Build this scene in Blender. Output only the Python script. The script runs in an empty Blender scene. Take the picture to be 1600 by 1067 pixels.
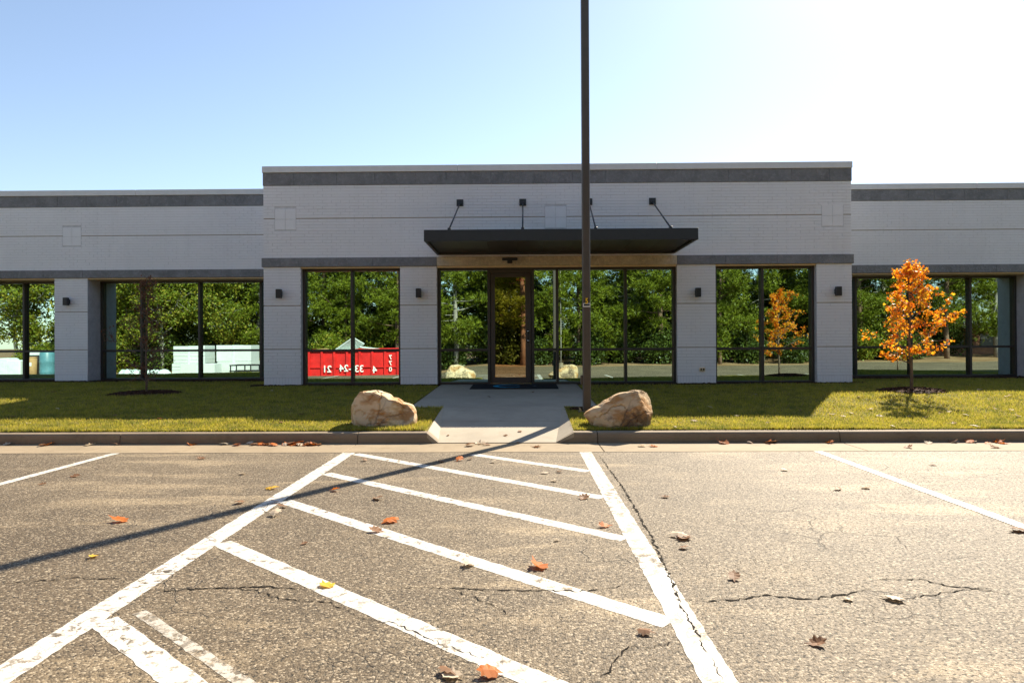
import bpy, math, random
import numpy as np
from mathutils import Vector, Matrix, Euler

# ------------------------------------------------------------------ camera, sky, sun, exposure
sc = bpy.context.scene
C = sc.collection
F, CX, CY, CAMH = 1067.0, 800.0, 533.5, 1.26      # focal length and centre in photo pixels, camera height in metres
cam_d = bpy.data.cameras.new('camera'); cam = bpy.data.objects.new('camera', cam_d); C.objects.link(cam)
cam_d.sensor_width = 36.0; cam_d.lens = 36.0 * F / 1600.0
cam_d.clip_start = 0.05; cam_d.clip_end = 2000
CR = Matrix.Rotation(.0141, 3, 'Z') @ Matrix.Rotation(math.pi/2 + .0042, 3, 'X') @ Matrix.Rotation(-.005, 3, 'Z')
cam.matrix_world = Matrix.Translation((0, 0, CAMH)) @ CR.to_4x4()
sc.camera = cam

SUN_AZ, SUN_EL = math.radians(31.0), math.radians(39.5)   # azimuth from +Y (behind the building) towards +X
w = bpy.data.worlds.new('World'); sc.world = w; w.use_nodes = True
wn = w.node_tree.nodes; wl = w.node_tree.links; wn.clear()
sky = wn.new('ShaderNodeTexSky'); sky.sky_type = 'NISHITA'; sky.sun_disc = False
sky.sun_elevation = SUN_EL; sky.sun_rotation = SUN_AZ
sky.altitude = 250; sky.air_density = 1.0; sky.dust_density = .38; sky.ozone_density = 1.0
bg = wn.new('ShaderNodeBackground'); bg.inputs[1].default_value = .08
wo = wn.new('ShaderNodeOutputWorld')
hs = wn.new('ShaderNodeHueSaturation'); hs.inputs['Saturation'].default_value = .92
wl.new(sky.outputs[0], hs.inputs['Color']); wl.new(hs.outputs[0], bg.inputs[0]); wl.new(bg.outputs[0], wo.inputs[0])

sun_d = bpy.data.lights.new('sun', 'SUN'); sun = bpy.data.objects.new('sun', sun_d); C.objects.link(sun)
sun_d.energy = 4.8; sun_d.angle = math.radians(.53); sun_d.color = (1.0, .89, .72)
sdir = Vector((math.sin(SUN_AZ)*math.cos(SUN_EL), math.cos(SUN_AZ)*math.cos(SUN_EL), math.sin(SUN_EL)))
sun.rotation_euler = sdir.to_track_quat('Z', 'Y').to_euler(); sun.location = sdir * 60

sc.view_settings.view_transform = 'Standard'; sc.view_settings.look = 'None'
sc.view_settings.gamma = 1.0; sc.view_settings.use_curve_mapping = False
sc.view_settings.exposure = 1.3
sc.render.engine = 'CYCLES'
sc.cycles.use_denoising = True
sc.cycles.max_bounces = 8; sc.cycles.diffuse_bounces = 4; sc.cycles.glossy_bounces = 4
sc.cycles.transparent_max_bounces = 12; sc.cycles.caustics_reflective = False; sc.cycles.caustics_refractive = False
sc.cycles.sample_clamp_indirect = 8

# ------------------------------------------------------------------ pixel to place
def ray(u, v): return CR @ Vector(((u-CX)/F, -(v-CY)/F, -1))
def P(u, v, Y):
    d = ray(u, v); return Vector((0, 0, CAMH)) + d*(Y/d.y)
def G(u, v, z=0.0):
    d = ray(u, v); return Vector((0, 0, CAMH)) + d*((z-CAMH)/d.z)
def RW(u, v, depth, Yg):          # what a pane at Yg mirrors, at a path length of depth
    p = P(u, v, depth); return Vector((p.x, 2*Yg-p.y, p.z))

# ------------------------------------------------------------------ materials
def nmat(name):
    m = bpy.data.materials.new(name); m.use_nodes = True
    t = m.node_tree; t.nodes.clear()
    o = t.nodes.new('ShaderNodeOutputMaterial'); return m, t, o
class N:                          # tiny node helper
    def __init__(s, t): s.t = t
    def n(s, kind, ins=None, **kw):
        x = s.t.nodes.new(kind)
        for k, v in kw.items(): setattr(x, k, v)
        for k, v in (ins or {}).items():
            if isinstance(v, bpy.types.NodeSocket): s.t.links.new(v, x.inputs[k])
            else: x.inputs[k].default_value = v
        return x
    def co(s): return s.n('ShaderNodeTexCoord').outputs['Object']
    def pos(s): return s.n('ShaderNodeNewGeometry').outputs['Position']
    def noise(s, scale, detail=3, rough=.55, vec=None, dist=0):
        x = s.n('ShaderNodeTexNoise', {'Scale': scale, 'Detail': detail, 'Roughness': rough, 'Distortion': dist})
        if vec is not None: s.t.links.new(vec, x.inputs['Vector'])
        return x.outputs[0]
    def vor(s, scale, feature='F1', vec=None, out='Distance'):
        x = s.n('ShaderNodeTexVoronoi', {'Scale': scale}, feature=feature)
        if vec is not None: s.t.links.new(vec, x.inputs['Vector'])
        return x.outputs[out]
    def ramp(s, fac, a, b, c0=(0, 0, 0, 1), c1=(1, 1, 1, 1)):
        x = s.n('ShaderNodeValToRGB', {0: fac}); e = x.color_ramp.elements
        e[0].position = a; e[1].position = b; e[0].color = c0; e[1].color = c1
        return x.outputs[0]
    def mix(s, fac, a, b, mode='MIX'):
        x = s.n('ShaderNodeMix', data_type='RGBA', blend_type=mode)
        for i, v in ((0, fac), (6, a), (7, b)):
            if isinstance(v, bpy.types.NodeSocket): s.t.links.new(v, x.inputs[i])
            else: x.inputs[i].default_value = v if i == 0 else (*v[:3], 1)
        return x.outputs[2]
    def math(s, op, a, b=0.0):
        x = s.n('ShaderNodeMath', {0: a, 1: b}, operation=op); return x.outputs[0]
    def bump(s, h, strength=.3, dist=.01):
        return s.n('ShaderNodeBump', {'Height': h, 'Strength': strength, 'Distance': dist}).outputs[0]
    def bsdf(s, col, rough=.7, spec=.4, normal=None, metal=0.0, **kw):
        ins = {'Base Color': col if isinstance(col, bpy.types.NodeSocket) else (*col, 1), 'Roughness': rough, 'Specular IOR Level': spec, 'Metallic': metal}
        if normal is not None: ins['Normal'] = normal
        ins.update(kw); return s.n('ShaderNodeBsdfPrincipled', ins).outputs[0]

def simple(name, col, rough=.6, spec=.4, metal=0, var=.12, scale=6, bump=0.0, bscale=60):
    m, t, o = nmat(name); h = N(t); p = h.pos()
    f = h.noise(scale, 4, .6, p)
    c = h.mix(h.ramp(f, .3, .7), tuple(x*(1-var) for x in col), tuple(min(1, x*(1+var)) for x in col))
    nb = h.bump(h.noise(bscale, 4, .6, p), bump, .01) if bump else None
    t.links.new(h.bsdf(c, rough, spec, nb, metal), o.inputs[0]); return m

def m_paintbrick(name, col):
    m, t, o = nmat(name); h = N(t); p = h.pos()
    big = h.noise(.9, 4, .6, p); fine = h.noise(45, 4, .6, p)
    st = h.n('ShaderNodeMapping', {'Vector': p, 'Scale': (5.0, 1, .5)}).outputs[0]
    streak = h.noise(1.0, 4, .65, st)
    c = h.mix(h.ramp(big, .3, .72), tuple(x*.93 for x in col), col)
    c = h.mix(h.math('MULTIPLY', h.ramp(streak, .52, .75), .35), c, tuple(x*.86 for x in col))
    c = h.mix(h.math('MULTIPLY', h.ramp(fine, .6, .8), .3), c, tuple(x*.85 for x in col))
    t.links.new(h.bsdf(c, .55, .35, h.bump(fine, .25, .006)), o.inputs[0]); return m

def m_rough_stone(name, col):
    m, t, o = nmat(name); h = N(t); p = h.pos()
    a = h.noise(15, 6, .72, p); b = h.noise(3, 3, .6, p)
    c = h.mix(h.ramp(b, .3, .7), tuple(x*.8 for x in col), tuple(x*1.15 for x in col))
    c = h.mix(h.math('MULTIPLY', h.ramp(a, .48, .70), .6), c, tuple(x*1.55 for x in col))
    t.links.new(h.bsdf(c, .85, .25, h.bump(a, 1.0, .04)), o.inputs[0]); return m

def asphalt_nodes(h, p):
    big = h.noise(.33, 4, .6, p); mid = h.noise(1.7, 5, .65, p)
    agg = h.vor(105, 'F1', p, 'Color'); aggd = h.vor(105, 'F1', p)
    sep = h.n('ShaderNodeSeparateColor', {0: agg}).outputs[0]
    c = h.mix(h.ramp(big, .35, .68), (.150, .110, .066), (.225, .168, .102))
    c = h.mix(h.math('MULTIPLY', h.ramp(mid, .5, .72), .5), c, (.31, .24, .155))
    st = h.n('ShaderNodeMapping', {'Vector': p, 'Rotation': (0, 0, .25), 'Scale': (.45, 1.7, 1)}).outputs[0]
    dust = h.math('MULTIPLY', h.ramp(h.noise(1.5, 6, .68, st, .6), .49, .62), h.ramp(h.noise(.42, 3, .5, p), .42, .56))
    c = h.mix(h.math('MULTIPLY', dust, .75), c, (.44, .335, .205))
    c = h.mix(h.ramp(sep, .0, 1.0, (.42, .42, .42, 1), (1, 1, 1, 1)), (0, 0, 0), c)
    stone = h.ramp(sep, .80, .9)
    c = h.mix(h.math('MULTIPLY', stone, .6), c, (.46, .38, .27))
    pit = h.noise(48, 4, .7, p); pitm = h.ramp(pit, .56, .62)
    c = h.mix(h.math('MULTIPLY', pitm, .95), c, (.018, .018, .014))
    # fine map cracking, only in patches
    wob = h.n('ShaderNodeVectorMath', {0: p, 1: h.n('ShaderNodeVectorMath', {0: h.n('ShaderNodeTexNoise', {'Vector': p, 'Scale': 5.0, 'Detail': 4}).outputs[1], 1: (.16, .16, .16)}, operation='MULTIPLY').outputs[0]}, operation='ADD').outputs[0]
    e1 = h.vor(2.6, 'DISTANCE_TO_EDGE', wob); e2 = h.vor(7.5, 'DISTANCE_TO_EDGE', wob)
    k1 = h.ramp(e1, .004, .014, (1, 1, 1, 1), (0, 0, 0, 1)); k2 = h.ramp(e2, .006, .03, (1, 1, 1, 1), (0, 0, 0, 1))
    patch = h.ramp(h.noise(.7, 3, .6, p), .54, .62); patch2 = h.ramp(h.noise(1.1, 3, .6, h.n('ShaderNodeVectorMath', {0: p, 1: (7, 3, 0)}, operation='ADD').outputs[0]), .50, .62)
    crack = h.math('MAXIMUM', h.math('MULTIPLY', k1, patch), h.math('MULTIPLY', h.math('MULTIPLY', k2, patch2), .5))
    c = h.mix(h.math('MULTIPLY', crack, .65), c, (.022, .019, .016))
    hgt = h.math('SUBTRACT', h.math('SUBTRACT', h.math('MULTIPLY', aggd, -.8), h.math('MULTIPLY', pitm, .9)), h.math('MULTIPLY', crack, 1.4))
    return c, hgt, crack, pitm
def m_asphalt():
    m, t, o = nmat('asphalt'); h = N(t); p = h.pos()
    c, hgt, _, _ = asphalt_nodes(h, p)
    t.links.new(h.bsdf(c, .66, .30, h.bump(hgt, .7, .006)), o.inputs[0]); return m
def m_paintline(name, wear, col=(.66, .62, .55)):
    m, t, o = nmat(name); h = N(t); p = h.pos()
    c, hgt, crack, pitm = asphalt_nodes(h, p)
    worn = h.ramp(h.noise(16, 6, .72, p), wear, wear+.05)
    big = h.ramp(h.noise(2.2, 3, .6, p), .38, .6)
    worn = h.math('MULTIPLY', worn, h.math('ADD', h.math('MULTIPLY', big, .6), .4))
    worn = h.math('MINIMUM', h.math('ADD', worn, h.math('MULTIPLY', crack, 1.2)), 1.0)
    worn = h.math('MAXIMUM', worn, h.math('MULTIPLY', h.ramp(h.noise(60, 3, .6, p), .66, .7), .8))
    pc = h.mix(h.ramp(h.noise(7, 4, .6, p), .35, .7), tuple(x*.86 for x in col), col)
    t.links.new(h.bsdf(h.mix(worn, pc, c), .6, .4, h.bump(hgt, .3, .004)), o.inputs[0]); return m

def m_concrete(name, col, stain=.5):
    m, t, o = nmat(name); h = N(t); p = h.pos()
    a = h.noise(1.3, 5, .65, p); b = h.noise(28, 5, .65, p); d = h.noise(5, 5, .7, p)
    c = h.mix(h.ramp(a, .3, .7), tuple(x*.8 for x in col), tuple(x*1.08 for x in col))
    c = h.mix(h.math('MULTIPLY', h.ramp(d, .52, .75), stain), c, tuple(x*q for x, q in zip(col, (.62, .58, .5))))
    c = h.mix(h.math('MULTIPLY', h.ramp(b, .6, .72), .35), c, tuple(x*.6 for x in col))
    t.links.new(h.bsdf(c, .8, .3, h.bump(b, .35, .004)), o.inputs[0]); return m

def m_leaf(name, c0, c1, trans=.4, rough=.5, c2=None, spec=.3):
    m, t, o = nmat(name); h = N(t)
    r = h.n('ShaderNodeNewGeometry').outputs['Random Per Island']
    c = h.mix(r, c0, c1)
    if c2: c = h.mix(h.ramp(h.math('FRACT', h.math('MULTIPLY', r, 17.3)), .72, .78), c, c2)
    d = h.bsdf(c, rough, spec)
    tr = h.n('ShaderNodeBsdfTranslucent', {0: c}).outputs[0]
    x = h.n('ShaderNodeMixShader', {0: trans, 1: d, 2: tr}).outputs[0]
    t.links.new(x, o.inputs[0]); return m
def m_grass():
    m, t, o = nmat('grass_blades'); h = N(t); p = h.pos()
    r = h.n('ShaderNodeNewGeometry').outputs['Random Per Island']
    c = h.mix(r, (.31, .30, .036), (.56, .47, .06))
    c = h.mix(h.ramp(h.noise(3.5, 5, .7, p), .45, .62), c, (.18, .20, .036))
    c = h.mix(h.ramp(h.math('FRACT', h.math('MULTIPLY', r, 23.7)), .80, .86), c, (.46, .36, .12))
    d = h.bsdf(c, .5, .3)
    x = h.n('ShaderNodeMixShader', {0: .55, 1: d, 2: h.n('ShaderNodeBsdfTranslucent', {0: c}).outputs[0]}).outputs[0]
    t.links.new(x, o.inputs[0]); return m
def m_glass(name, refl, fac, through, wave=.012, scale=.7):
    m, t, o = nmat(name); h = N(t); p = h.pos()
    b = h.bump(h.noise(scale, 1, .4, p), wave, .1)
    g = h.n('ShaderNodeBsdfGlossy', {'Color': (*refl, 1), 'Roughness': 0.0, 'Normal': b}).outputs[0]
    tr = h.n('ShaderNodeBsdfTransparent', {'Color': (*through, 1)}).outputs[0]
    t.links.new(h.n('ShaderNodeMixShader', {0: fac, 1: tr, 2: g}).outputs[0], o.inputs[0]); return m
def m_boulder(name, tan, dark, amount):
    m, t, o = nmat(name); h = N(t); p = h.co()
    a = h.noise(3.2, 6, .65, p); b = h.noise(3.0, 5, .6, h.n('ShaderNodeMapping', {'Vector': p, 'Rotation': (.3, .5, 0), 'Scale': (1, 1, 2.2)}).outputs[0]); f = h.noise(30, 5, .7, p)
    c = h.mix(h.ramp(a, .35, .68), tan, tuple(x*q for x, q in zip(tan, (1.2, 1.22, 1.25))))
    c = h.mix(h.math('MULTIPLY', h.ramp(b, .47, .60), .85), c, (.42, .20, .06))
    c = h.mix(h.math('MULTIPLY', h.ramp(h.noise(2.1, 6, .7, p), .57-amount, .67-amount), .85), c, dark)
    c = h.mix(h.math('MULTIPLY', h.ramp(f, .58, .78), .22), c, tuple(x*.5 for x in tan))
    ed = h.vor(2.2, 'DISTANCE_TO_EDGE', h.n('ShaderNodeVectorMath', {0: p, 1: h.n('ShaderNodeVectorMath', {0: h.n('ShaderNodeTexNoise', {'Vector': p, 'Scale': 3.0, 'Detail': 5}).outputs[1], 1: (.3, .3, .3)}, operation='MULTIPLY').outputs[0]}, operation='ADD').outputs[0])
    cr = h.math('MULTIPLY', h.ramp(ed, .004, .03, (1, 1, 1, 1), (0, 0, 0, 1)), h.ramp(h.noise(1.7, 2, .5, p), .42, .55))
    c = h.mix(h.math('MULTIPLY', cr, .6), c, dark)
    hh = h.math('SUBTRACT', h.math('ADD', h.math('MULTIPLY', f, .35), b), h.math('MULTIPLY', cr, .8))
    t.links.new(h.bsdf(c, .85, .25, h.bump(hh, .6, .02)), o.inputs[0]); return m
def m_ground(name, c0, c1, c2, s=3.0):
    m, t, o = nmat(name); h = N(t); p = h.pos()
    a = h.noise(s, 6, .7, p); b = h.noise(40, 5, .7, p)
    c = h.mix(h.ramp(a, .35, .65), c0, c1); c = h.mix(h.ramp(b, .45, .7), c, c2)
    t.links.new(h.bsdf(c, .9, .15, h.bump(b, .8, .02)), o.inputs[0]); return m

M = {}
M['brick'] = m_paintbrick('painted_brick', (.85, .84, .85))
M['mortar'] = simple('painted_mortar', (.63, .62, .63), .7, .3, bump=.2)
M['panel'] = simple('painted_panel', (.83, .82, .83), .55, .35, var=.03, bump=.1)
M['groove'] = simple('groove_caulk', (.40, .34, .27), .8, .2)
M['band'] = m_rough_stone('grey_band', (.235, .235, .24))
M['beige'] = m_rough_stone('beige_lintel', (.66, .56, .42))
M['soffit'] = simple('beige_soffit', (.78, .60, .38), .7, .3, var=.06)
M['coping'] = simple('coping_metal', (.72, .71, .70), .45, .5, var=.04)
M['frame'] = simple('bronze_frame', (.045, .038, .033), .42, .5, var=.1)
M['doorframe'] = simple('door_frame', (.06, .047, .04), .42, .5, var=.1)
M['canopy'] = simple('canopy_metal', (.030, .032, .036), .42, .5, var=.08)
M['soffit_dark'] = simple('canopy_soffit', (.035, .034, .032), .5, .4, var=.1)
M['glass'] = m_glass('reflective_glass', (.56, .78, .75), .82, (.16, .20, .20))
M['doorglass'] = m_glass('door_glass', (.80, .70, .50), .50, (.42, .36, .28))
M['steel'] = simple('stainless', (.6, .6, .6), .25, .5, 1.0, var=.05)
M['black'] = simple('black_metal', (.018, .018, .019), .45, .5)
M['pole'] = simple('bronze_pole', (.085, .068, .056), .4, .5, var=.1)
M['yellow'] = simple('yellow_vinyl', (.85, .52, .02), .5, .4, var=.05)
M['white'] = simple('white_vinyl', (.8, .8, .78), .5, .4, var=.03)
M['red_vinyl'] = simple('red_vinyl', (.75, .03, .02), .5, .4, var=.05)
M['asphalt'] = m_asphalt()
M['line'] = m_paintline('line_paint', .53); M['line_worn'] = m_paintline('line_paint_worn', .475); M['line_old'] = m_paintline('line_paint_faded', .47, (.50, .46, .39))
M['gutter'] = m_concrete('gutter_concrete', (.31, .24, .155), .7)
M['kerb'] = m_concrete('kerb_concrete', (.27, .21, .145), .7)
M['walk'] = m_concrete('walk_concrete', (.40, .345, .265), .35)
M['crack'] = simple('crack_dirt', (.018, .015, .012), .95, .1)
M['lawn'] = m_ground('lawn_soil', (.16, .145, .025), (.20, .17, .035), (.11, .09, .025), 2.0)
M['grass'] = m_grass()
M['straw'] = m_ground('pine_straw', (.24, .135, .065), (.36, .24, .13), (.12, .065, .035), .8)
M['mulch'] = m_ground('mulch', (.045, .026, .02), (.065, .038, .028), (.02, .012, .01), 6)
M['chip'] = m_leaf('mulch_chip', (.03, .015, .01), (.10, .05, .032), 0, .9, None, .08)
M['boulder_a'] = m_boulder('sandstone_pale', (.64, .49, .31), (.22, .16, .11), -.01)
M['boulder_b'] = m_boulder('sandstone_dark', (.58, .42, .25), (.12, .085, .06), .07)
M['bark'] = simple('bark', (.16, .115, .085), .9, .15, var=.35, scale=14, bump=.8, bscale=30)
M['pinebark'] = simple('pine_bark', (.20, .125, .085), .9, .15, var=.4, scale=5, bump=.9, bscale=14)
M['greybark'] = simple('grey_bark', (.30, .27, .23), .9, .15, var=.25, scale=5, bump=.6, bscale=14)
M['needles'] = m_leaf('pine_needles', (.085, .125, .010), (.25, .275, .018), .22, .5)
M['leaves'] = m_leaf('green_leaves', (.10, .14, .012), (.24, .27, .022), .3, .5, (.32, .27, .03))
M['bushleaf'] = m_leaf('bush_leaves', (.035, .06, .010), (.11, .14, .022), .2, .4)
M['orange'] = m_leaf('orange_leaves', (.85, .27, .012), (.98, .60, .035), .5, .45, (.70, .16, .012))
M['twigleaf'] = m_leaf('dry_brown_leaves', (.14, .055, .03), (.24, .10, .05), .35, .6)
M['leaf_brown'] = m_leaf('fallen_leaf_brown', (.20, .10, .05), (.34, .18, .09), .35, .6)
M['leaf_rust'] = m_leaf('fallen_leaf_rust', (.55, .12, .02), (.62, .20, .03), .35, .6)
M['leaf_pale'] = m_leaf('fallen_leaf_pale', (.60, .48, .34), (.72, .60, .44), .3, .6)
M['leaf_yellow'] = m_leaf('fallen_leaf_yellow', (.70, .40, .04), (.80, .50, .06), .35, .6)
M['mat'] = simple('mat_rubber', (.016, .017, .02), .9, .2, var=.2, scale=80, bump=.4, bscale=300)
M['cyan'] = simple('mat_cyan', (.02, .30, .50), .8, .2, var=.1)
M['greyprint'] = simple('mat_grey', (.05, .07, .09), .8, .2, var=.1)
M['dump'] = simple('red_dumpster', (.62, .018, .016), .45, .5, var=.22, scale=3, bump=.1)
M['foam'] = simple('white_foam', (.62, .64, .62), .7, .3, var=.04)
M['plastic'] = simple('wrap_plastic', (.66, .74, .70), .3, .5, var=.1, bump=.4, bscale=8)
M['cardboard'] = simple('brown_card', (.40, .24, .11), .8, .2, var=.12)
M['teal'] = simple('teal_drum', (.09, .22, .26), .4, .5, var=.15)
M['blue'] = simple('blue_mark', (.02, .30, .70), .5, .4)
M['brickred'] = simple('far_brick', (.30, .14, .09), .85, .2, var=.15, scale=4)
M['inner'] = simple('interior_paint', (.55, .50, .43), .8, .2, var=.05)
M['carpet'] = simple('interior_floor', (.22, .18, .14), .7, .3)

# ------------------------------------------------------------------ mesh helpers
class MB:
    def __init__(s): s.v = []; s.f = []
    def add(s, vs, fs):
        b = len(s.v); s.v += [tuple(q) for q in vs]; s.f += [tuple(i+b for i in q) for q in fs]; return s
    def box(s, x0, x1, y0, y1, z0, z1):
        return s.add([(x0,y0,z0),(x1,y0,z0),(x1,y1,z0),(x0,y1,z0),(x0,y0,z1),(x1,y0,z1),(x1,y1,z1),(x0,y1,z1)],
                     [(0,3,2,1),(4,5,6,7),(0,1,5,4),(1,2,6,5),(2,3,7,6),(3,0,4,7)])
    def bbox(s, x0, x1, y0, y1, z0, z1, b=.01):       # box with chamfered edges
        def ring(x0,x1,y0,y1,z): return [(x0+b,y0,z),(x1-b,y0,z),(x1,y0+b,z),(x1,y1-b,z),(x1-b,y1,z),(x0+b,y1,z),(x0,y1-b,z),(x0,y0+b,z)]
        r = [ring(x0+b,x1-b,y0+b,y1-b,z0), ring(x0,x1,y0,y1,z0+b), ring(x0,x1,y0,y1,z1-b), ring(x0+b,x1-b,y0+b,y1-b,z1)]
        return s.loft(r)
    def loft(s, rings, cap=True, closed=True):
        n = len(rings[0]); b = len(s.v)
        for r in rings: s.v += [tuple(q) for q in r]
        for k in range(len(rings)-1):
            for i in range(n if closed else n-1):
                j = (i+1) % n
                s.f.append((b+k*n+i, b+k*n+j, b+(k+1)*n+j, b+(k+1)*n+i))
        if cap:
            s.f.append(tuple(b+i for i in reversed(range(n)))); s.f.append(tuple(b+(len(rings)-1)*n+i for i in range(n)))
        return s
    def tube(s, pts, rad, n=8, cap=True):
        pts = [Vector(p) for p in pts]
        if not hasattr(rad, '__len__'): rad = [rad]*len(pts)
        rings = []; up = None
        for i, p in enumerate(pts):
            d = (pts[min(i+1, len(pts)-1)] - pts[max(i-1, 0)]).normalized()
            if up is None: up = Vector((1, 0, 0)) if abs(d.x) < .9 else Vector((0, 1, 0))
            a = (up - d*up.dot(d)).normalized(); b = d.cross(a); up = a
            rings.append([p + (a*math.cos(q) + b*math.sin(q))*rad[i] for q in (2*math.pi*k/n for k in range(n))])
        return s.loft(rings, cap)
    def prism(s, poly, z0, z1):                       # poly of (x, y), flat
        return s.loft([[(x, y, z0) for x, y in poly], [(x, y, z1) for x, y in poly]])
    def obj(s, name, mat, parent=None, smooth=False, off=None):
        me = bpy.data.meshes.new(name)
        vs = s.v if off is None else [(x-off[0], y-off[1], z-off[2]) for x, y, z in s.v]
        me.from_pydata(vs, [], s.f); me.update()
        return link(name, me, mat, parent, smooth)
def link(name, me, mat, parent=None, smooth=False):
    if mat is not None and len(me.materials) == 0: me.materials.append(mat)
    if smooth: me.polygons.foreach_set('use_smooth', [True]*len(me.polygons))
    o = bpy.data.objects.new(name, me); C.objects.link(o)
    if parent is not None: o.parent = parent
    return o
def fix_normals(o):
    import bmesh
    bm = bmesh.new(); bm.from_mesh(o.data); bmesh.ops.recalc_face_normals(bm, faces=bm.faces); bm.to_mesh(o.data); bm.free(); return o
def tri_obj(name, verts, tris, mat, parent=None):     # numpy arrays, fast
    me = bpy.data.meshes.new(name); n = len(verts); k = len(tris); q = tris.shape[1]
    me.vertices.add(n); me.vertices.foreach_set('co', np.ascontiguousarray(verts, dtype=np.float32).ravel())
    me.loops.add(k*q); me.loops.foreach_set('vertex_index', np.ascontiguousarray(tris, dtype=np.int32).ravel())
    me.polygons.add(k); me.polygons.foreach_set('loop_start', np.arange(0, k*q, q, dtype=np.int32))
    me.update(calc_edges=True); return link(name, me, mat, parent)
def tag(o, label=None, cat=None, group=None, kind=None):
    if label: o['label'] = label
    if cat: o['category'] = cat
    if group: o['group'] = group
    if kind: o['kind'] = kind
    return o
def thing(name, label, cat, loc=(0,0,0), rz=0, group=None):
    o = bpy.data.objects.new(name, None); C.objects.link(o); o.empty_display_size = .2
    o.location = loc; o.rotation_euler = (0, 0, rz); return tag(o, label, cat, group)
def dup(root, loc, rz=0, scale=1.0, label=None, group=None):
    r = root.copy(); C.objects.link(r); r.location = loc; r.rotation_euler = (0, 0, rz)
    r.scale = (scale, scale, scale) if not hasattr(scale, '__len__') else scale
    if label: r['label'] = label
    if group: r['group'] = group
    for ch in list(root.children):
        c = ch.copy(); C.objects.link(c); c.parent = r
        for g in list(ch.children):
            d = g.copy(); C.objects.link(d); d.parent = c
    return r
def text(name, s, size, mat, parent, loc, rot, ext=.002, sx=1.0, bold=0.0):
    cu = bpy.data.curves.new(name, 'FONT'); cu.body = s; cu.size = size; cu.align_x = 'CENTER'; cu.align_y = 'CENTER'; cu.extrude = ext; cu.offset = bold
    t = bpy.data.objects.new('tmp', cu); C.objects.link(t)
    dg = bpy.context.evaluated_depsgraph_get(); me = bpy.data.meshes.new_from_object(t.evaluated_get(dg))
    bpy.data.objects.remove(t); me.name = name; me.materials.clear()
    o = link(name, me, mat, parent); o.location = loc; o.rotation_euler = rot; o.scale = (sx, 1, 1); return o

rnd = random.Random(7); rng = np.random.default_rng(7)
def S(t): t = min(1, max(0, t)); return t*t*(3-2*t)

# ------------------------------------------------------------------ heights of the site
Y_GUT, Y_KERB, Y_LAWN = 7.98, 8.70, 8.86
YC, YG, YW, YWG = 15.10, 15.30, 17.25, 17.85          # centre front, centre glass, wing front, wing glass
XL, XR = -5.73, 7.26                                  # ends of the centre block
def z_lot(x, y): return -.55*S((2.6+.15*max(0, -x-6)-y)/3.6)*S((-2.6-x)/3.2)
def z_lawn(x, y):
    if y < 12.4: z = .135 + .175*S((y-8.6)/4.4+.08)
    else: z = .308 + .05*S((y-12.4)/2.6)
    z += .075*math.exp(-((x-8.0)/4.2)**2 - ((y-12.4)/1.9)**2)
    return z
def on_walk(x, y, m=0.0):
    if 11.0-m < y < 15.4 and -1.80-m < x < 1.215+m: return True
    if y <= 11.0-m:
        t = (y-8.7)/2.3
        return -1.25-m < x < .655+m
    return False

def grid(name, xs, ys, zf, mat, kind='structure', parent=None):
    vs = [(x, y, zf(x, y)) for y in ys for x in xs]; n = len(xs)
    fs = [(j*n+i, j*n+i+1, (j+1)*n+i+1, (j+1)*n+i) for j in range(len(ys)-1) for i in range(n-1)]
    me = bpy.data.meshes.new(name); me.from_pydata(vs, [], fs); me.update()
    o = link(name, me, mat, parent, True)
    if kind: o['kind'] = kind
    return o
def z_ground(x, y):
    if y > 7: return -.3 if y < 18 else .2
    if y < -9.2:
        return z_lot(x, -9) + .02 + .35*S((-9.3-y)/7) + .05*math.sin(x*.7)*math.sin(y*.9)
    return z_lot(x, y) - .08
ex = [-500, -250, -120, -70]+[-44+2*i for i in range(45)]+[70, 120, 250, 500]
ey = [-500, -250, -120, -70]+[-40+2*i for i in range(15)]+[-10.4, -9.7, -9.25, -9.0, -6, -4, -2, 0, 2, 4, 6, 7.5, 8.2, 18.0, 18.2, 40, 100, 300, 500]
grid('ground', ex, ey, z_ground, M['straw'])
lot = grid('parking_lot', [-70, -55]+[-44+.8*i for i in range(111)]+[55, 70], [-9.2+.5*i for i in range(34)]+[7.5, Y_GUT], z_lot, M['asphalt'])

# gutter pans and kerb stones, 10 ft sections
joints = [-2.10+3.06*k for k in range(-8, 9)]
gut = bpy.data.objects.new('gutter', None); C.objects.link(gut); gut['kind'] = 'structure'
for a, b in zip(joints[:-1], joints[1:]):
    MB().bbox(a+.004, b-.004, Y_GUT, Y_KERB+.02, -.12, .004, .004).obj('gutter_pan', M['gutter'], gut)
kerb = bpy.data.objects.new('kerb', None); C.objects.link(kerb); kerb['kind'] = 'structure'
def kerb_ring(x, f):
    h = .014 + .126*f
    return [(x, 8.86, -.1), (x, 8.69, -.1), (x, 8.695, .0), (x, 8.70, h*.55), (x, 8.708, h-.022*f-.004), (x, 8.722, h-.006*f-.001), (x, 8.745, h), (x, 8.86, h)]
def kerb_piece(xs):
    o = MB().loft([kerb_ring(x, f) for x, f in xs]).obj('kerb_stone', M['kerb'], kerb); return fix_normals(o)
for a, b in zip(joints[:-1], joints[1:]):
    if b < -1.5 or a > .9: kerb_piece([(a+.005, 1), (b-.005, 1)])
    elif a < -1.5: kerb_piece([(a+.005, 1), (-1.21, 1), (-1.065, .02)])
    
    if a < -1.5 and b > .5: kerb_piece([(.43, .02), (.66, 1), (b-.005, 1)])
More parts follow.
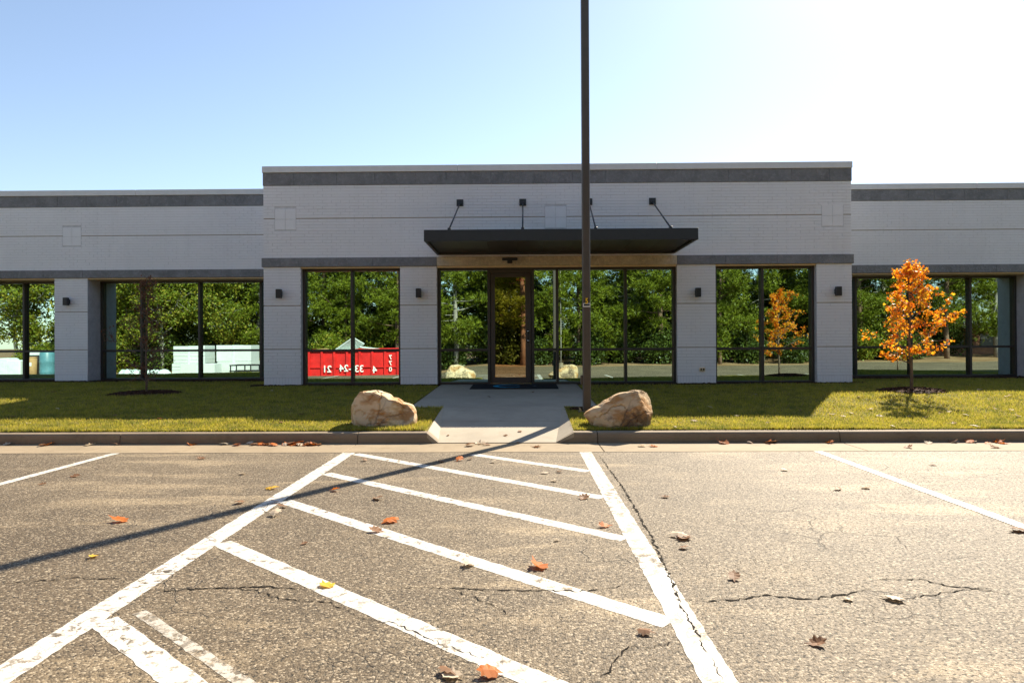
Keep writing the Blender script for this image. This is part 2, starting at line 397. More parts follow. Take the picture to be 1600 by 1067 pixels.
# lawn
lx = sorted(set([-60, -40]+[-26+1.0*i for i in range(53)]+[-1.81, -1.78, -1.262, -1.235, .635, .665, 1.195, 1.225, 3, 5, 40, 60]))
ly = [8.85, 9.2, 9.6, 10, 10.4, 10.8, 11.0, 11.03, 11.5, 12, 12.4, 12.8, 13.2, 13.6, 14, 14.5, 15, 15.6, 16.4, 17.2, 18.0]
grid('lawn', lx, ly, lambda x, y: (-.08 if on_walk(x, y, -.012) else z_lawn(x, y)), M['lawn'])
# walkway
walk = bpy.data.objects.new('walkway', None); C.objects.link(walk); walk['kind'] = 'structure'
def slab(name, top, mat):
    lo = [(x, y, z-.16) for x, y, z in top]; return fix_normals(MB().loft([lo, top]).obj(name, mat, walk))
def ramp_pt(side, t, e=0.0):
    x = (-1.07-.19*t) if side < 0 else (.43+.22*t); return (x, 8.69+2.31*t+e, .014+.241*t)
zl0 = lambda y: .255+.115*(y-11)/4.2
for a, b in ((0, .54), (.546, .996)):
    slab('concrete_slab', [ramp_pt(-1, a), ramp_pt(1, a), ramp_pt(1, b), ramp_pt(-1, b)], M['walk'])
for a, b in ((11.0, 12.9), (12.912, 15.22)):
    slab('concrete_slab', [(-1.80, a, zl0(a)), (1.22, a, zl0(a)), (1.22, b, zl0(b)), (-1.80, b, zl0(b))], M['walk'])
slab('ramp_flare', [ramp_pt(-1, 0.002), ramp_pt(-1, .998), (-1.275, 10.95, .262), (-1.225, 8.87, .142), (-1.215, 8.70, .135)], M['walk'])
slab('ramp_flare', [ramp_pt(1, 0.002), (.66, 8.70, .135), (.67, 8.87, .142), (.675, 10.95, .262), ramp_pt(1, .998)], M['walk'])

# painted lines
def ribbon(name, pts, width, mat, z=.004, step=.045, jag=.004, parent=lot):
    a, b = Vector(pts[0]), Vector(pts[1]); d = (b-a); L = d.length; d.normalize(); nrm = Vector((-d.y, d.x))
    k = max(2, int(L/step)); l = []; r = []
    for i in range(k+1):
        p = a + d*(L*i/k)
        q = p + nrm*(width/2+rnd.uniform(-jag, jag)); l.append((q.x, q.y, z_lot(q.x, q.y)+z))
        q = p - nrm*(width/2+rnd.uniform(-jag, jag)); r.append((q.x, q.y, z_lot(q.x, q.y)+z))
    vs = l+r; fs = [(i+k+1, i+k+2, i+1, i) for i in range(k)]
    me = bpy.data.meshes.new(name); me.from_pydata(vs, [], fs); me.update(); return link(name, me, mat, parent)
for x in (-4.78, -7.5, -10.2, 3.43, 6.15, 8.87, 11.6): ribbon('painted_line', [(x, 7.97), (x-.03, 2.5)], .10, M['line'])
ribbon('painted_line', [(-2.03, 7.975), (-1.995, 1.6)], .145, M['line'], .002)
ribbon('painted_line', [(.735, 7.975), (.73, 1.6)], .135, M['line_worn'], .002)
for a, b in (((-.56, 7.83), (.66, 6.775)), ((-1.93, 7.89), (.66, 5.61)), ((-1.93, 6.69), (.66, 4.42)), ((-1.93, 5.51), (.66, 3.09)), ((-1.93, 4.35), (.66, 2.02)), ((-1.93, 3.12), (-.3, 1.69))):
    ribbon('painted_line', [a, b], .125, M['line'], .0015)
ribbon('faded_line', [(-1.82, 3.22), (-.1, 1.72)], .06, M['line_old'], .001)
# long cracks in the asphalt
def crack(pts, wd, seed):
    r = random.Random(seed); P3 = [Vector(G(u, v)[:2]) for u, v in pts]; fine = []
    for a, b in zip(P3[:-1], P3[1:]):
        n = max(2, int((b-a).length/.022))
        for i in range(n): fine.append(a.lerp(b, i/n) + Vector((r.uniform(-.010, .010), r.uniform(-.013, .013))))
    fine.append(P3[-1]); n = len(fine); up = []; dn = []
    for i, p in enumerate(fine):
        d = fine[min(i+1, n-1)]-fine[max(i-1, 0)]; q = Vector((-d.y, d.x)).normalized()
        k = wd*.85*(.15+1.3*r.random()**1.5)*min(1, .2+4*i/n, .2+4*(n-1-i)/n)
        up.append((*(p+q*k), .0028)); dn.append((*(p-q*k*.8), .0028))
    me = bpy.data.meshes.new('crack'); me.from_pydata(up+dn, [], [(i, i+n, i+n+1, i+1) for i in range(n-1)]); me.update()
    for f in me.polygons: pass
    link('crack', me, M['crack'], lot)
crack([(232, 925), (300, 920), (352, 918), (420, 917), (480, 921)], .009, 1)
crack([(352, 918), (405, 923), (440, 937), (515, 942), (560, 962)], .006, 2)
crack([(0, 911), (60, 908), (120, 903), (200, 906)], .006, 3)
crack([(600, 918), (700, 919), (800, 922), (905, 924), (1000, 912)], .006, 4)
crack([(1062, 938), (1110, 939), (1160, 936), (1205, 930), (1255, 936), (1320, 930), (1362, 920)], .010, 5)
crack([(1362, 906), (1440, 905), (1485, 917), (1530, 920), (1600, 932)], .007, 6)
crack([(1400, 938), (1450, 930), (1500, 922), (1545, 918)], .005, 7)
crack([(940, 1060), (965, 1030), (985, 1010), (1020, 1012), (1060, 1002)], .006, 8)
crack([(550, 962), (620, 975), (700, 1010), (760, 1030)], .004, 9)
crack([(1310, 706), (1330, 703), (1352, 699)], .010, 10)
crack([(700, 920), (760, 940), (800, 965)], .004, 11)
crack([(937, 712), (976, 766), (1016, 836), (1048, 905), (1066, 952), (1096, 1003), (1128, 1062)], .010, 12)

# ------------------------------------------------------------------ the building
bld = thing('office_building', 'single-storey white painted brick office building with grey bands and dark mirrored windows', 'building', (0, 0, 0))
wall = MB(); bricks = []                              # bricks: (x0, x1, z0, z1, yfront)
BH, BL, HJ, VJ = .0667, .203, .009, .006
def brick_area(x0, x1, z0, z1, yf, holes=()):
    n = max(1, round((z1-z0)/BH)); ch = (z1-z0)/n
    for k in range(n):
        hj = HJ*rnd.uniform(.45, 1.05); za, zb = z0+k*ch+hj/2, z0+(k+1)*ch-hj/2; x = x0 - (BL/2 if k % 2 else 0)
        while x < x1-.012:
            a, b = max(x0, x)+(VJ/2 if x > x0 else 0), min(x1, x+BL)-((VJ/2 if rnd.random() < .55 else .0003-VJ/2) if x+BL < x1 else 0); x += BL
            if b-a < .02: continue
            segs = [(a, b)]
            for hx0, hx1, hz0, hz1 in holes:
                if zb > hz0+.01 and za < hz1-.01:
                    ns = []
                    for p, q in segs:
                        if q <= hx0 or p >= hx1: ns.append((p, q)); continue
                        if p < hx0-.015: ns.append((p, hx0-.004))
                        if q > hx1+.015: ns.append((hx1+.004, q))
                    segs = ns
            for p, q in segs: bricks.append((p, q, za, zb, yf))
def soldier(x0, x1, z0, z1, yf):
    n = round((x1-x0)/BH); cw = (x1-x0)/n
    for i in range(n): bricks.append((x0+i*cw+.003, x0+(i+1)*cw-.003, z0, z1, yf))
Z_BASE, Z_G3, Z_G2, Z_L0, Z_L1, Z_GR, Z_B0, Z_B1, Z_TOP = .37, 1.175, 2.14, 3.0, 3.2, 4.075, 4.81, 5.09, 5.235
sq_c = [(-5.24, 4.06), (.765, 4.06), (6.85, 4.055)]; sq_w = [(-11.46, 4.06), (13.1, 4.05)]
def spandrel(x0, x1, yf, sqs):
    holes = [(x-.24, x+.24, z-.24, z+.24) for x, z in sqs]
    wall.box(x0, x1, yf+.008, yf+.45, Z_L0+.002, Z_B1)
    brick_area(x0, x1, Z_L1, Z_GR-.010, yf, holes); brick_area(x0, x1, Z_GR+.010, Z_B0, yf, holes)
def pillar(x0, x1, yf, yb):
    wall.box(x0+.003, x1-.003, yf+.008, yb, .1, Z_L0)
    soldier(x0, x1, Z_BASE-.05, Z_BASE+.17, yf)
    brick_area(x0, x1, Z_BASE+.178, Z_G3-.009, yf); brick_area(x0, x1, Z_G3+.009, Z_G2-.009, yf); brick_area(x0, x1, Z_G2+.009, Z_L0, yf)
XWL, XWR = -24.0, 24.0
spandrel(XL, XR, YC, sq_c); spandrel(XWL, XL, YW, sq_w[:1]); spandrel(XR, XWR, YW, sq_w[1:])
pc = [(XL, -4.90), (-2.69, -1.87), (3.43, 4.28), (6.49, XR)]
pw = [(-18.6, -17.75), (-11.91, -11.06), (12.76, 13.6), (19.2, 20.05)]
for a, b in pc: pillar(a, b, YC, YG+.3)
for a, b in pw: pillar(a, b, YW, YWG+.3)
for q in ((XL+.003, XL+.3, YG+.301, YW+1.0, .1, Z_B1), (XR-.3, XR-.003, YG+.301, YW+1.0, .1, Z_B1), (XL+.003, XL+.25, YC+.451, YG+.3, Z_L0+.003, Z_B1-.003), (XR-.25, XR-.003, YC+.451, YG+.3, Z_L0+.003, Z_B1-.003)):
    MB().box(*q).obj('side_wall', M['brick'], bld)
wl_o = wall.obj('brick_wall', M['mortar'], bld)
def brick_mesh(mb, x0, x1, z0, z1, yf, dy):
    y0 = yf+dy; y1 = yf+.02; b = .0018
    mb.add([(x0+b,y0,z0+b),(x1-b,y0,z0+b),(x1-b,y0,z1-b),(x0+b,y0,z1-b),(x0,y0+b,z0),(x1,y0+b,z0),(x1,y0+b,z1),(x0,y0+b,z1),(x0,y1,z0),(x1,y1,z0),(x1,y1,z1),(x0,y1,z1)],
           [(0,1,2,3),(4,5,1,0),(5,6,2,1),(6,7,3,2),(7,4,0,3),(8,9,5,4),(9,10,6,5),(10,11,7,6),(11,8,4,7)])
full = [i for i, q in enumerate(bricks) if q[4] == YC and abs((q[1]-q[0])-(BL-VJ)) < .001 and (q[3]-q[2]) < .07]
single = set(rnd.sample(full, 300)); ub = {}
rest = MB()
for i, (a, b, za, zb, yf) in enumerate(bricks):
    dy = rnd.uniform(-.002, .0015)
    if i in single:
        key = round(zb-za, 3)
        if key not in ub:
            mb = MB(); brick_mesh(mb, -(BL-VJ)/2, (BL-VJ)/2, 0, zb-za, 0, 0)
            me = bpy.data.meshes.new('brick'); me.from_pydata(mb.v, [], mb.f); me.update(); me.materials.append(M['brick']); ub[key] = me
        o = link('brick', ub[key], M['brick'], wl_o); o.location = ((a+b)/2, yf+dy, za)
    else: brick_mesh(rest, a, b, za, zb, yf, dy)
o = rest.obj('brickwork', M['brick'], wl_o); o['kind'] = 'stuff'
# grooves, accent panels
for x0, x1, yf, zz in [(XL, XR, YC, Z_GR), (XWL, XL, YW, Z_GR), (XR, XWR, YW, Z_GR)]+[(a, b, YC, z) for a, b in pc for z in (Z_G2, Z_G3)]+[(a, b, YW, z) for a, b in pw for z in (Z_G2, Z_G3)]:
    MB().box(x0+.004, x1-.004, yf+.0065, yf+.03, zz-.0095, zz+.0095).obj('groove', M['groove'], wl_o)
for (x, z), yf in [(s, YC) for s in sq_c]+[(s, YW) for s in sq_w]:
    for i in (-1, 1):
        for j in (-1, 1):
            cx, cz = x+i*.1185, z+j*.1185
            MB().bbox(cx-.115, cx+.115, yf-.001, yf+.03, cz-.115, cz+.115, .003).obj('accent_panel', M['panel'], wl_o)
    MB().box(x-.232, x+.232, yf+.006, yf+.03, z-.236, z+.236).obj('accent_backing', M['mortar'], wl_o)
# grey bands in blocks, beige lintel under the canopy, copings
def blocks(name, x0, x1, yf, z0, z1, L, mat, proud, rs, beige=None):
    r = random.Random(rs); x = x0
    while x < x1-.02:
        L2 = L*r.uniform(.75, 1.25); b = min(x1, x+L2)
        if x1-b < .25: b = x1
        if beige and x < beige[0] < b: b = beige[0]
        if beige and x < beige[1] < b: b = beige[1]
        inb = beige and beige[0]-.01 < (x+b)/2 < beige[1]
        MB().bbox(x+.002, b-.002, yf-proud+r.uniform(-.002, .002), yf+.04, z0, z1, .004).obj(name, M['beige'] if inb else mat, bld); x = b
blocks('band_block', XL-.012, XR+.012, YC, Z_B0, Z_B1, .85, M['band'], .014, 1)
blocks('band_block', XWL, XL-.015, YW, Z_B0, Z_B1, .85, M['band'], .014, 2); blocks('band_block', XR+.015, XWR, YW, Z_B0, Z_B1, .85, M['band'], .014, 3)
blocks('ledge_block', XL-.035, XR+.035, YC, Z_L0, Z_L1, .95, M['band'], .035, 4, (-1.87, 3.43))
blocks('ledge_block', XWL, XL-.04, YW, Z_L0, Z_L1, .95, M['band'], .03, 5); blocks('ledge_block', XR+.04, XWR, YW, Z_L0, Z_L1, .95, M['band'], .03, 6)
for a, b, yf in [(XL-.02, -1.4, YC), (-1.397, 3.0, YC), (3.003, XR+.02, YC)]+[(-24, -14.9, YW), (-14.897, -9.8, YW), (-9.797, XL-.024, YW), (XR+.024, 11.4, YW), (11.403, 24, YW)]:
    MB().bbox(a, b, yf-.035, yf+.5, Z_B1+.004, Z_TOP, .006).obj('coping', M['coping'], bld)
for s in (XL-.02, XR-.38): MB().bbox(s, s+.4, YC+.504, YW+2, Z_B1+.004, Z_TOP, .006).obj('coping', M['coping'], bld)
# roof, inside
MB().box(XWL+.01, XL+.02, YW+.46, 31, 4.4, 4.6).box(XL+.31, XR-.31, YC+.46, 31, 4.401, 4.601).box(XR-.02, XWR-.01, YW+.46, 31, 4.4, 4.6).obj('roof', M['band'], bld)
MB().box(XWL, XWR, 31.01, 31.3, .1, 5.0).box(XWL-.3, XWL-.005, YW, 31.3, .1, 5.0).box(XWR+.005, XWR+.3, YW, 31.3, .1, 5.0).obj('back_wall', M['brick'], bld)
MB().box(XWL, XWR, YWG+.3, 30, .2, .36).box(XL+.31, XR-.31, YG+.06, YWG+.3, .2, .361).obj('interior_floor', M['carpet'], bld)
MB().box(XWL, XWR, 23, 23.2, .37, 3.02).box(XL+.5, XL+.6, YWG+.6, 23, .37, 3.02).box(XR-.6, XR-.5, YWG+.6, 23, .37, 3.02).obj('interior_wall', M['inner'], bld)
MB().box(XWL, XWR, YWG+.2, 23.1, 3.03, 3.1).box(XL+.31, XR-.31, YC+.46, YWG+.199, 3.031, 3.1).obj('interior_ceiling', M['inner'], bld)
# windows
def window(x0, x1, yg, mull, zt=2.975, zb=.365, ztr=1.14, door=None, lite=None, yfront=None):
    w_ = bpy.data.objects.new('window', None); C.objects.link(w_); w_.parent = bld
    fw, fd = .058, .07; fr = M['frame']
    MB().bbox(x0, x1, yg-fd, yg+fd, zt-fw, zt, .004).obj('head', fr, w_)
    segs = [(x0+fw, x1-fw)] if not door else [(x0+fw, door[0]), (door[1], x1-fw)]
    for a, b in segs: MB().bbox(a, b, yg-fd-.02, yg+fd, zb-.05, zb+fw, .004).obj('sill', fr, w_)
    edges = [x0+fw/2]+list(mull)+[x1-fw/2]
    for i, x in enumerate(edges): MB().bbox(x-fw/2, x+fw/2, yg-fd-.003, yg+fd-.003, zb-.05, zt-fw+.001 if 0 < i < len(edges)-1 else zt+.001, .004).obj('mullion', fr, w_)
    for i in range(len(edges)-1):
        a, b = edges[i]+fw/2, edges[i+1]-fw/2
        if door and abs((a+b)/2-(door[0]+door[1])/2) < .2: continue
        MB().bbox(a, b, yg-fd+.008, yg+fd-.01, ztr-fw/2, ztr+fw/2, .004).obj('transom', fr, w_)
        tx, tz = rnd.gauss(0, .0006), rnd.gauss(0, .0006)
        for za, zb_ in ((zb+fw, ztr-fw/2), (ztr+fw/2, zt-fw)):
            h = (zb_-za)/2; ww = (b-a)/2
            o = MB().box(-ww, ww, -.004, .004, -h, h).obj('pane', M['glass'], w_)
            o.location = ((a+b)/2, yg+.02, (za+zb_)/2); o.rotation_euler = (tx+rnd.gauss(0, .0002), 0, tz)
    return w_
window(-4.90, -2.69, YG, [-3.797]); 
dw = window(-1.87, 3.43, YG, [-.73, .255, .80, 2.32], door=(-.70, .225))
window(4.28, 6.49, YG, [5.352])
window(-17.75, -11.91, YWG, [-16.3, -14.7, -13.1]); window(-11.06, XL+.002, YWG, [-9.98, -8.45, -6.83])
window(XR-.002, 12.76, YWG, [8.65, 10.07, 11.59]); window(13.6, 19.2, YWG, [15.0, 16.4, 17.8])
# window heads (beige soffit boards)
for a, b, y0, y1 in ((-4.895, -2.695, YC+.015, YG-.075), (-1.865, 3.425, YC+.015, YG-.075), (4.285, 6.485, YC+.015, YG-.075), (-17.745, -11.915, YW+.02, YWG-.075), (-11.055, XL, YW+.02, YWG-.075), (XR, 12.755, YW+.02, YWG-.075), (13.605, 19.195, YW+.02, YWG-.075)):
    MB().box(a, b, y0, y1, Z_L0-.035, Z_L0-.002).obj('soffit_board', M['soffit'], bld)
# door
dr = bpy.data.objects.new('door', None); C.objects.link(dr); dr.parent = bld
d0, d1, dz0, dz1, dy = -.692, .217, .405, 2.845, YG-.01
st = .10
MB().bbox(d0, d0+st, dy-.03, dy+.03, dz0, dz1, .004).obj('stile', M['doorframe'], dr); MB().bbox(d1-st-.03, d1, dy-.03, dy+.03, dz0, dz1, .004).obj('stile', M['doorframe'], dr)
MB().bbox(d0+st, d1-st-.03, dy-.029, dy+.029, dz0, dz0+.12, .004).obj('rail', M['doorframe'], dr); MB().bbox(d0+st, d1-st-.03, dy-.029, dy+.029, dz1-.08, dz1, .004).obj('rail', M['doorframe'], dr)
MB().bbox(-.70, .225, YG-.06, YG+.06, dz1+.004, 2.917, .003).obj('door_head', M['doorframe'], dr)
MB().box(d0+st, d1-st-.03, dy-.003, dy+.003, dz0+.12, dz1-.08).obj('pane', M['doorglass'], dr)
MB().bbox(-.70, .225, YG-.09, YG+.06, .372, .40, .004).obj('threshold', M['steel'], dr)
hd = MB(); hd.tube([(.145, dy-.085, 1.30), (.145, dy-.085, 1.60)], .012, 10); hd.obj('pull_handle', M['black'], dr, True)
for z in (1.34, 1.55):
    MB().tube([(.145, dy-.03, z), (.145, dy-.10, z)], .02, 10).obj('handle_bolt', M['steel'], dr, True)
MB().bbox(d0+st+.02, d1-st-.05, dy+.04, dy+.07, 1.43, 1.46, .004).obj('push_bar', M['steel'], dr)
text('door_number', '1155', .085, M['red_vinyl'], dr, (-.03, dy-.0065, 2.70), (math.pi/2, 0, 0), .001, 1.1)

# ------------------------------------------------------------------ things on the building
can = thing('entrance_canopy', 'flat charcoal metal canopy hung on four rods over the entrance door', 'canopy', (0, 0, 0))
x0, x1, y0, y1, z0, z1 = -1.86, 3.37, 13.02, YC-.037, 3.235, 3.455
MB().bbox(x0, x1, y0, y0+.05, z0, z1, .006).obj('front_fascia', M['canopy'], can)
for a in (x0, x1-.05): MB().bbox(a, a+.05, y0+.051, y1, z0, z1-.002, .006).obj('side_fascia', M['canopy'], can)
MB().bbox(x0+.05, x1-.05, y1-.05, y1, z0, z1-.004, .006).obj('rear_beam', M['canopy'], can)
n = 9; wd = (x1-x0-.10)/n
for i in range(n): MB().bbox(x0+.05+i*wd+.002, x0+.05+(i+1)*wd-.002, y0+.051, y1-.051, z0+.05, z0+.08, .004).obj('soffit_panel', M['soffit_dark'], can)
MB().box(x0+.06, x1-.06, y0+.06, y1-.06, z1-.06, z1-.04).obj('deck', M['canopy'], can)
for xb, xt in ((-1.38, -1.35), (.03, .04), (1.43, 1.5), (2.86, 2.90)):
    zt = 4.395
    MB().bbox(xt-.075, xt+.075, YC-.02, YC-.002, zt-.075, zt+.075, .004).obj('wall_plate', M['canopy'], can)
    r = MB().tube([(xt, YC-.05, zt-.03), (xb, y0+.09, z1+.03)], .016, 10).obj('rod', M['canopy'], can, True)
    MB().tube([(xt, YC-.02, zt), (xt, YC-.075, zt-.05)], .028, 8).obj('clevis', M['canopy'], r)
    MB().bbox(xb-.03, xb+.03, y0+.04, y0+.12, z1-.002, z1+.045, .008).obj('clevis', M['canopy'], r)
    
for i, (u, v, yf, lab) in enumerate(((438, 459.5, YC, 'black box wall lamp on the pillar between the sapling window and the red dumpster reflection'), (655, 458.5, YC, 'black box wall lamp on the pillar between the red dumpster reflection and the door'),
        (1089, 457.5, YC, 'black box wall lamp on the pillar with the electrical outlet'), (1307, 455.5, YC, 'black box wall lamp on the pillar beside the orange tree window'), (107, 471.5, YW, 'black box wall lamp on the set-back wing pillar beyond the bare sapling'))):
    p = P(u, v, yf); t = thing('wall_lamp', lab, 'wall lamp', (p.x, yf, p.z), 0, 'black wall lamps on the brick pillars')
    MB().bbox(-.055, .055, -.15, -.045, -.10, .10, .006).obj('lamp_body', M['black'], t)
    MB().bbox(-.05, .05, -.045, -.002, -.055, .055, .004).obj('bracket', M['black'], t)
    MB().box(-.04, .04, -.135, -.06, -.1015, -.0995).obj('lens', M['white'], t)
t = thing('emergency_light', 'small black twin-arm fixture on the beige lintel above the entrance door', 'light', (-.25, YC-.035, 3.10))
MB().bbox(-.17, .17, -.12, -.05, .0, .055, .008).obj('head', M['black'], t); MB().bbox(-.05, .05, -.05, -.001, -.06, .04, .006).obj('bracket', M['black'], t)
MB().bbox(-.055, .055, -.10, -.05, -.06, -.001, .006).obj('body', M['black'], t)
p = P(1097, 577, YC); t = thing('outlet_box', 'small beige twin electrical outlet low on the painted brick pillar', 'outlet', (p.x, YC, p.z))
MB().bbox(-.06, .06, -.03, -.001, -.04, .04, .006).obj('cover', M['soffit'], t)
for s in (-.026, .026): MB().bbox(s-.017, s+.017, -.034, -.0305, -.02, .02, .003).obj('socket', M['black'], t)

# door mat
za = zl0(14.9); t = thing('door_mat', 'black rubber door mat with a blue ring logo in front of the door', 'mat', (-.16, 14.62, zl0(14.62)+.001)); t.rotation_euler = (math.atan(.115/4.2), 0, 0)
MB().bbox(-.92, .92, -.56, .56, .0, .012, .005).obj('mat_base', M['mat'], t)
def arc(cx, cy, r0, r1, a0, a1, n=40, ell=1.0):
    vs = []; fs = []
    for i in range(n+1):
        a = a0+(a1-a0)*i/n; k = math.sin(math.pi*i/n)**.5 if r1 < 0 else 1
        rr = abs(r1); wdt = (rr-r0)*k; vs += [(cx+ell*r0*math.cos(a), cy+r0*math.sin(a), 0), (cx+ell*(r0+wdt)*math.cos(a), cy+(r0+wdt)*math.sin(a), 0)]
        if i: b = 2*i; fs.append((b-2, b-1, b+1, b))
    me = bpy.data.meshes.new('ring_print'); me.from_pydata(vs, [], fs); me.update(); return me
o = link('ring_print', arc(-.1, 0, .25, -.36, math.radians(35), math.radians(330)), M['cyan'], t); o.location = (0, 0, .0145)
o = link('ring_print', arc(.12, 0, .30, -.35, math.radians(-110), math.radians(110)), M['greyprint'], t); o.location = (0, 0, .0155)

# ------------------------------------------------------------------ light pole
pb = G(917, 643, .225)
t = thing('light_pole', 'tall square bronze parking-lot light pole standing beside the ramp', 'light pole', (pb.x, pb.y, .222))
hw = .06
MB().bbox(-hw, hw, -hw, hw, .0, 7.6, .012).obj('shaft', M['pole'], t)
MB().bbox(-.14, .14, -.14, .14, -.01, .02, .004).obj('base_plate', M['pole'], t)
for i in (-1, 1):
    for j in (-1, 1): MB().tube([(i*.105, j*.105, .0), (i*.105, j*.105, .06)], .013, 6).obj('anchor_bolt', M['steel'], t)
MB().bbox(-hw-.035, -hw-.001, -.035, .035, .42, .56, .005).obj('junction_box', M['pole'], t)
MB().bbox(-.25, .25, -1.0, -.3, 7.5, 7.62, .02).obj('lamp_head', M['pole'], t); MB().bbox(-.03, .03, -.3, -hw, 7.52, 7.58, .004).obj('lamp_arm', M['pole'], t)
zz = P(917, 471, pb.y).z-.222
sg = MB().box(-.029, .029, -hw-.004, -hw-.001, zz-.05, zz+.045).obj('number_plate', M['black'], t)
text('number', '5', .115, M['yellow'], sg, (0, -hw-.0065, zz), (math.pi/2, 0, 0), .001, .75, .004)
z2 = P(917, 476.5, pb.y).z-.222
pl = MB().box(-.056, .056, -hw-.006, -hw-.002, z2-.034, z2+.022).obj('label_plate', M['white'], t)
MB().box(-.046, .046, -hw-.009, -hw-.0065, z2-.018, z2+.012).obj('label_print', M['black'], pl)
MB().box(-.03, .03, -hw-.011, -hw-.0095, z2+.0, z2+.006).obj('label_print', M['greyprint'], pl)

# ------------------------------------------------------------------ boulders
def vnoise(p, s, seed):
    from mathutils import noise
    return noise.fractal(Vector(p)*s+Vector((seed*13.1, seed*7.7, seed*3.3)), 1.0, 2.0, 4)
def boulder(name, outline, depth, loc, mat, label, seed, cuts, dips=()):
    # outline: silhouette (x, z) around (0, .25); rounded front to back, then cleaved by planes
    import bmesh
    rr_ = random.Random(seed*7); cuts = list(cuts)
    for _ in range(9):
        a_ = rr_.uniform(0, 6.28); cuts.append((math.cos(a_)*.7, -abs(math.sin(a_))*1.1-.25, rr_.uniform(-.2, .8), rr_.uniform(.29, .38)))
    cz = .22; ang = []
    for x, z in outline: ang.append((math.atan2(z-cz, x), math.hypot(x, z-cz)))
    ang.sort(); A = [a for a, _ in ang]; R_ = [r for _, r in ang]
    A = [A[-1]-2*math.pi]+A+[A[0]+2*math.pi]; R_ = [R_[-1]]+R_+[R_[0]]
    bm = bmesh.new(); bmesh.ops.create_icosphere(bm, subdivisions=6, radius=1)
    for v in bm.verts:
        p = v.co.copy(); th = math.atan2(p.z, p.x); r = float(np.interp(th, A, R_)); c = math.hypot(p.x, p.z)
        k = min(1, c)**.55 if c > 0 else 0
        q = Vector((math.cos(th)*r*k, p.y*depth, cz+math.sin(th)*r*k))
        for nx, ny, nz, d in cuts:
            n_ = Vector((nx, ny, nz)).normalized(); e = n_.dot(q-Vector((0, 0, cz)))-d
            if e > 0: q -= n_*e*.985
        for dx, dz, dr, dd in dips:
            if q.y < 0:
                f = max(0, 1-math.hypot((q.x-dx), (q.z-dz)*.6)/dr); q.y += dd*f
        f1 = vnoise(q, 2.3, seed); f2 = vnoise((q.x*1.4, q.y*1.4, q.z*4), 4.5, seed+1)
        nrm = (q-Vector((0, 0, cz))).normalized()
        rid = abs(vnoise(q, 2.6, seed+5))
        v.co = q + nrm*(.022*f1+.005*f2-.028*max(0, .07-rid)/.07)
    me = bpy.data.meshes.new(name); bm.to_mesh(me); bm.free()
    o = link(name, me, mat, None, False); o.location = loc; return tag(o, label, 'boulder')
def outl(pts, Y, xc, zbase): return [(P(u, v, Y).x-xc, P(u, v, Y).z-zbase) for u, v in pts]
bl = (-1.93, 9.35); zb = z_lawn(*bl)-.03
boulder('boulder', outl([(542, 668), (541, 648), (543, 641), (550, 629), (557, 617), (563, 611), (577, 611), (598, 614), (612, 622), (630, 629), (644, 633), (649, 640), (650, 656), (645, 670), (600, 676), (560, 674)], 9.35, bl[0], zb), .36, (bl[0], bl[1], zb), M['boulder_a'],
        'pale tan sandstone boulder left of the ramp with a sloping notched end', 3, [(-.25, -1, .25, .22), (.3, -1, .5, .25), (.55, -.8, .5, .30), (-.7, -.6, .2, .46), (0, .8, .6, .30)], [(.30, .16, .16, .12)])
br = (1.33, 9.22); zb = z_lawn(*br)-.03
boulder('boulder', outl([(913, 648), (918, 643), (935, 634), (950, 624), (962, 615), (980, 612), (1000, 610), (1012, 613), (1017, 620), (1017, 655), (1012, 672), (990, 678), (950, 676), (930, 668), (920, 657)], 9.22, br[0], zb), .34, (br[0], br[1], zb), M['boulder_b'],
        'brown stained boulder right of the ramp tapering to a point towards the pole', 8, [(-.2, -1, .55, .22), (.2, -1, -.05, .26), (.9, -.5, .1, .42), (-.5, -.8, .6, .36), (0, -.75, .9, .30), (0, .9, .5, .27)])

# ------------------------------------------------------------------ grass
NB = 420000
yy = 8.865 + (17.8-8.865)*rng.random(NB)**1.5; xx = (rng.random(NB)*2-1)*(.80*yy+1.2)
zz_ = np.array([z_lawn(a, b) for a, b in zip(xx, yy)])
def keep_fn(x, y):
    if on_walk(x, y, .012): return False
    if y > 14.93 and XL-.1 < x < XR+.1: return False
    if y > 17.0: return False
    if ((x+7.4)/.60)**2+((y-13.3)/.52)**2 < 1: return False
    if ((x-7.02)/.52)**2+((y-12.42)/.45)**2 < 1: return False
    if (x-1.03)**2/.30**2+(y-10.75)**2/.24**2 < 1: return False
    return True
kp = np.array([keep_fn(a, b) for a, b in zip(xx, yy)]); xx, yy, zz_ = xx[kp], yy[kp], zz_[kp]; n = len(xx)
pat = np.array([math.sin(a*1.9+math.sin(b*2.3))*math.sin(b*2.7+a*.6) for a, b in zip(xx, yy)])
hh = (.020+.028*rng.random(n))*(1+.4*pat); a = rng.random(n)*2*np.pi; ln = .9*hh*rng.random(n); wv = .0035+.0035*rng.random(n)
la = rng.random(n)*2*np.pi
v0 = np.stack([xx+np.cos(a)*wv, yy+np.sin(a)*wv, zz_-.003], 1); v1 = np.stack([xx-np.cos(a)*wv, yy-np.sin(a)*wv, zz_-.003], 1)
v2 = np.stack([xx+np.cos(la)*ln, yy+np.sin(la)*ln, zz_+hh], 1)
vs = np.stack([v0, v1, v2], 1).reshape(-1, 3)
g = tri_obj('grass', vs, np.arange(3*n).reshape(-1, 3), M['grass']); tag(g, 'short yellow-green turf grass covering the front lawn', 'grass', None, 'stuff')

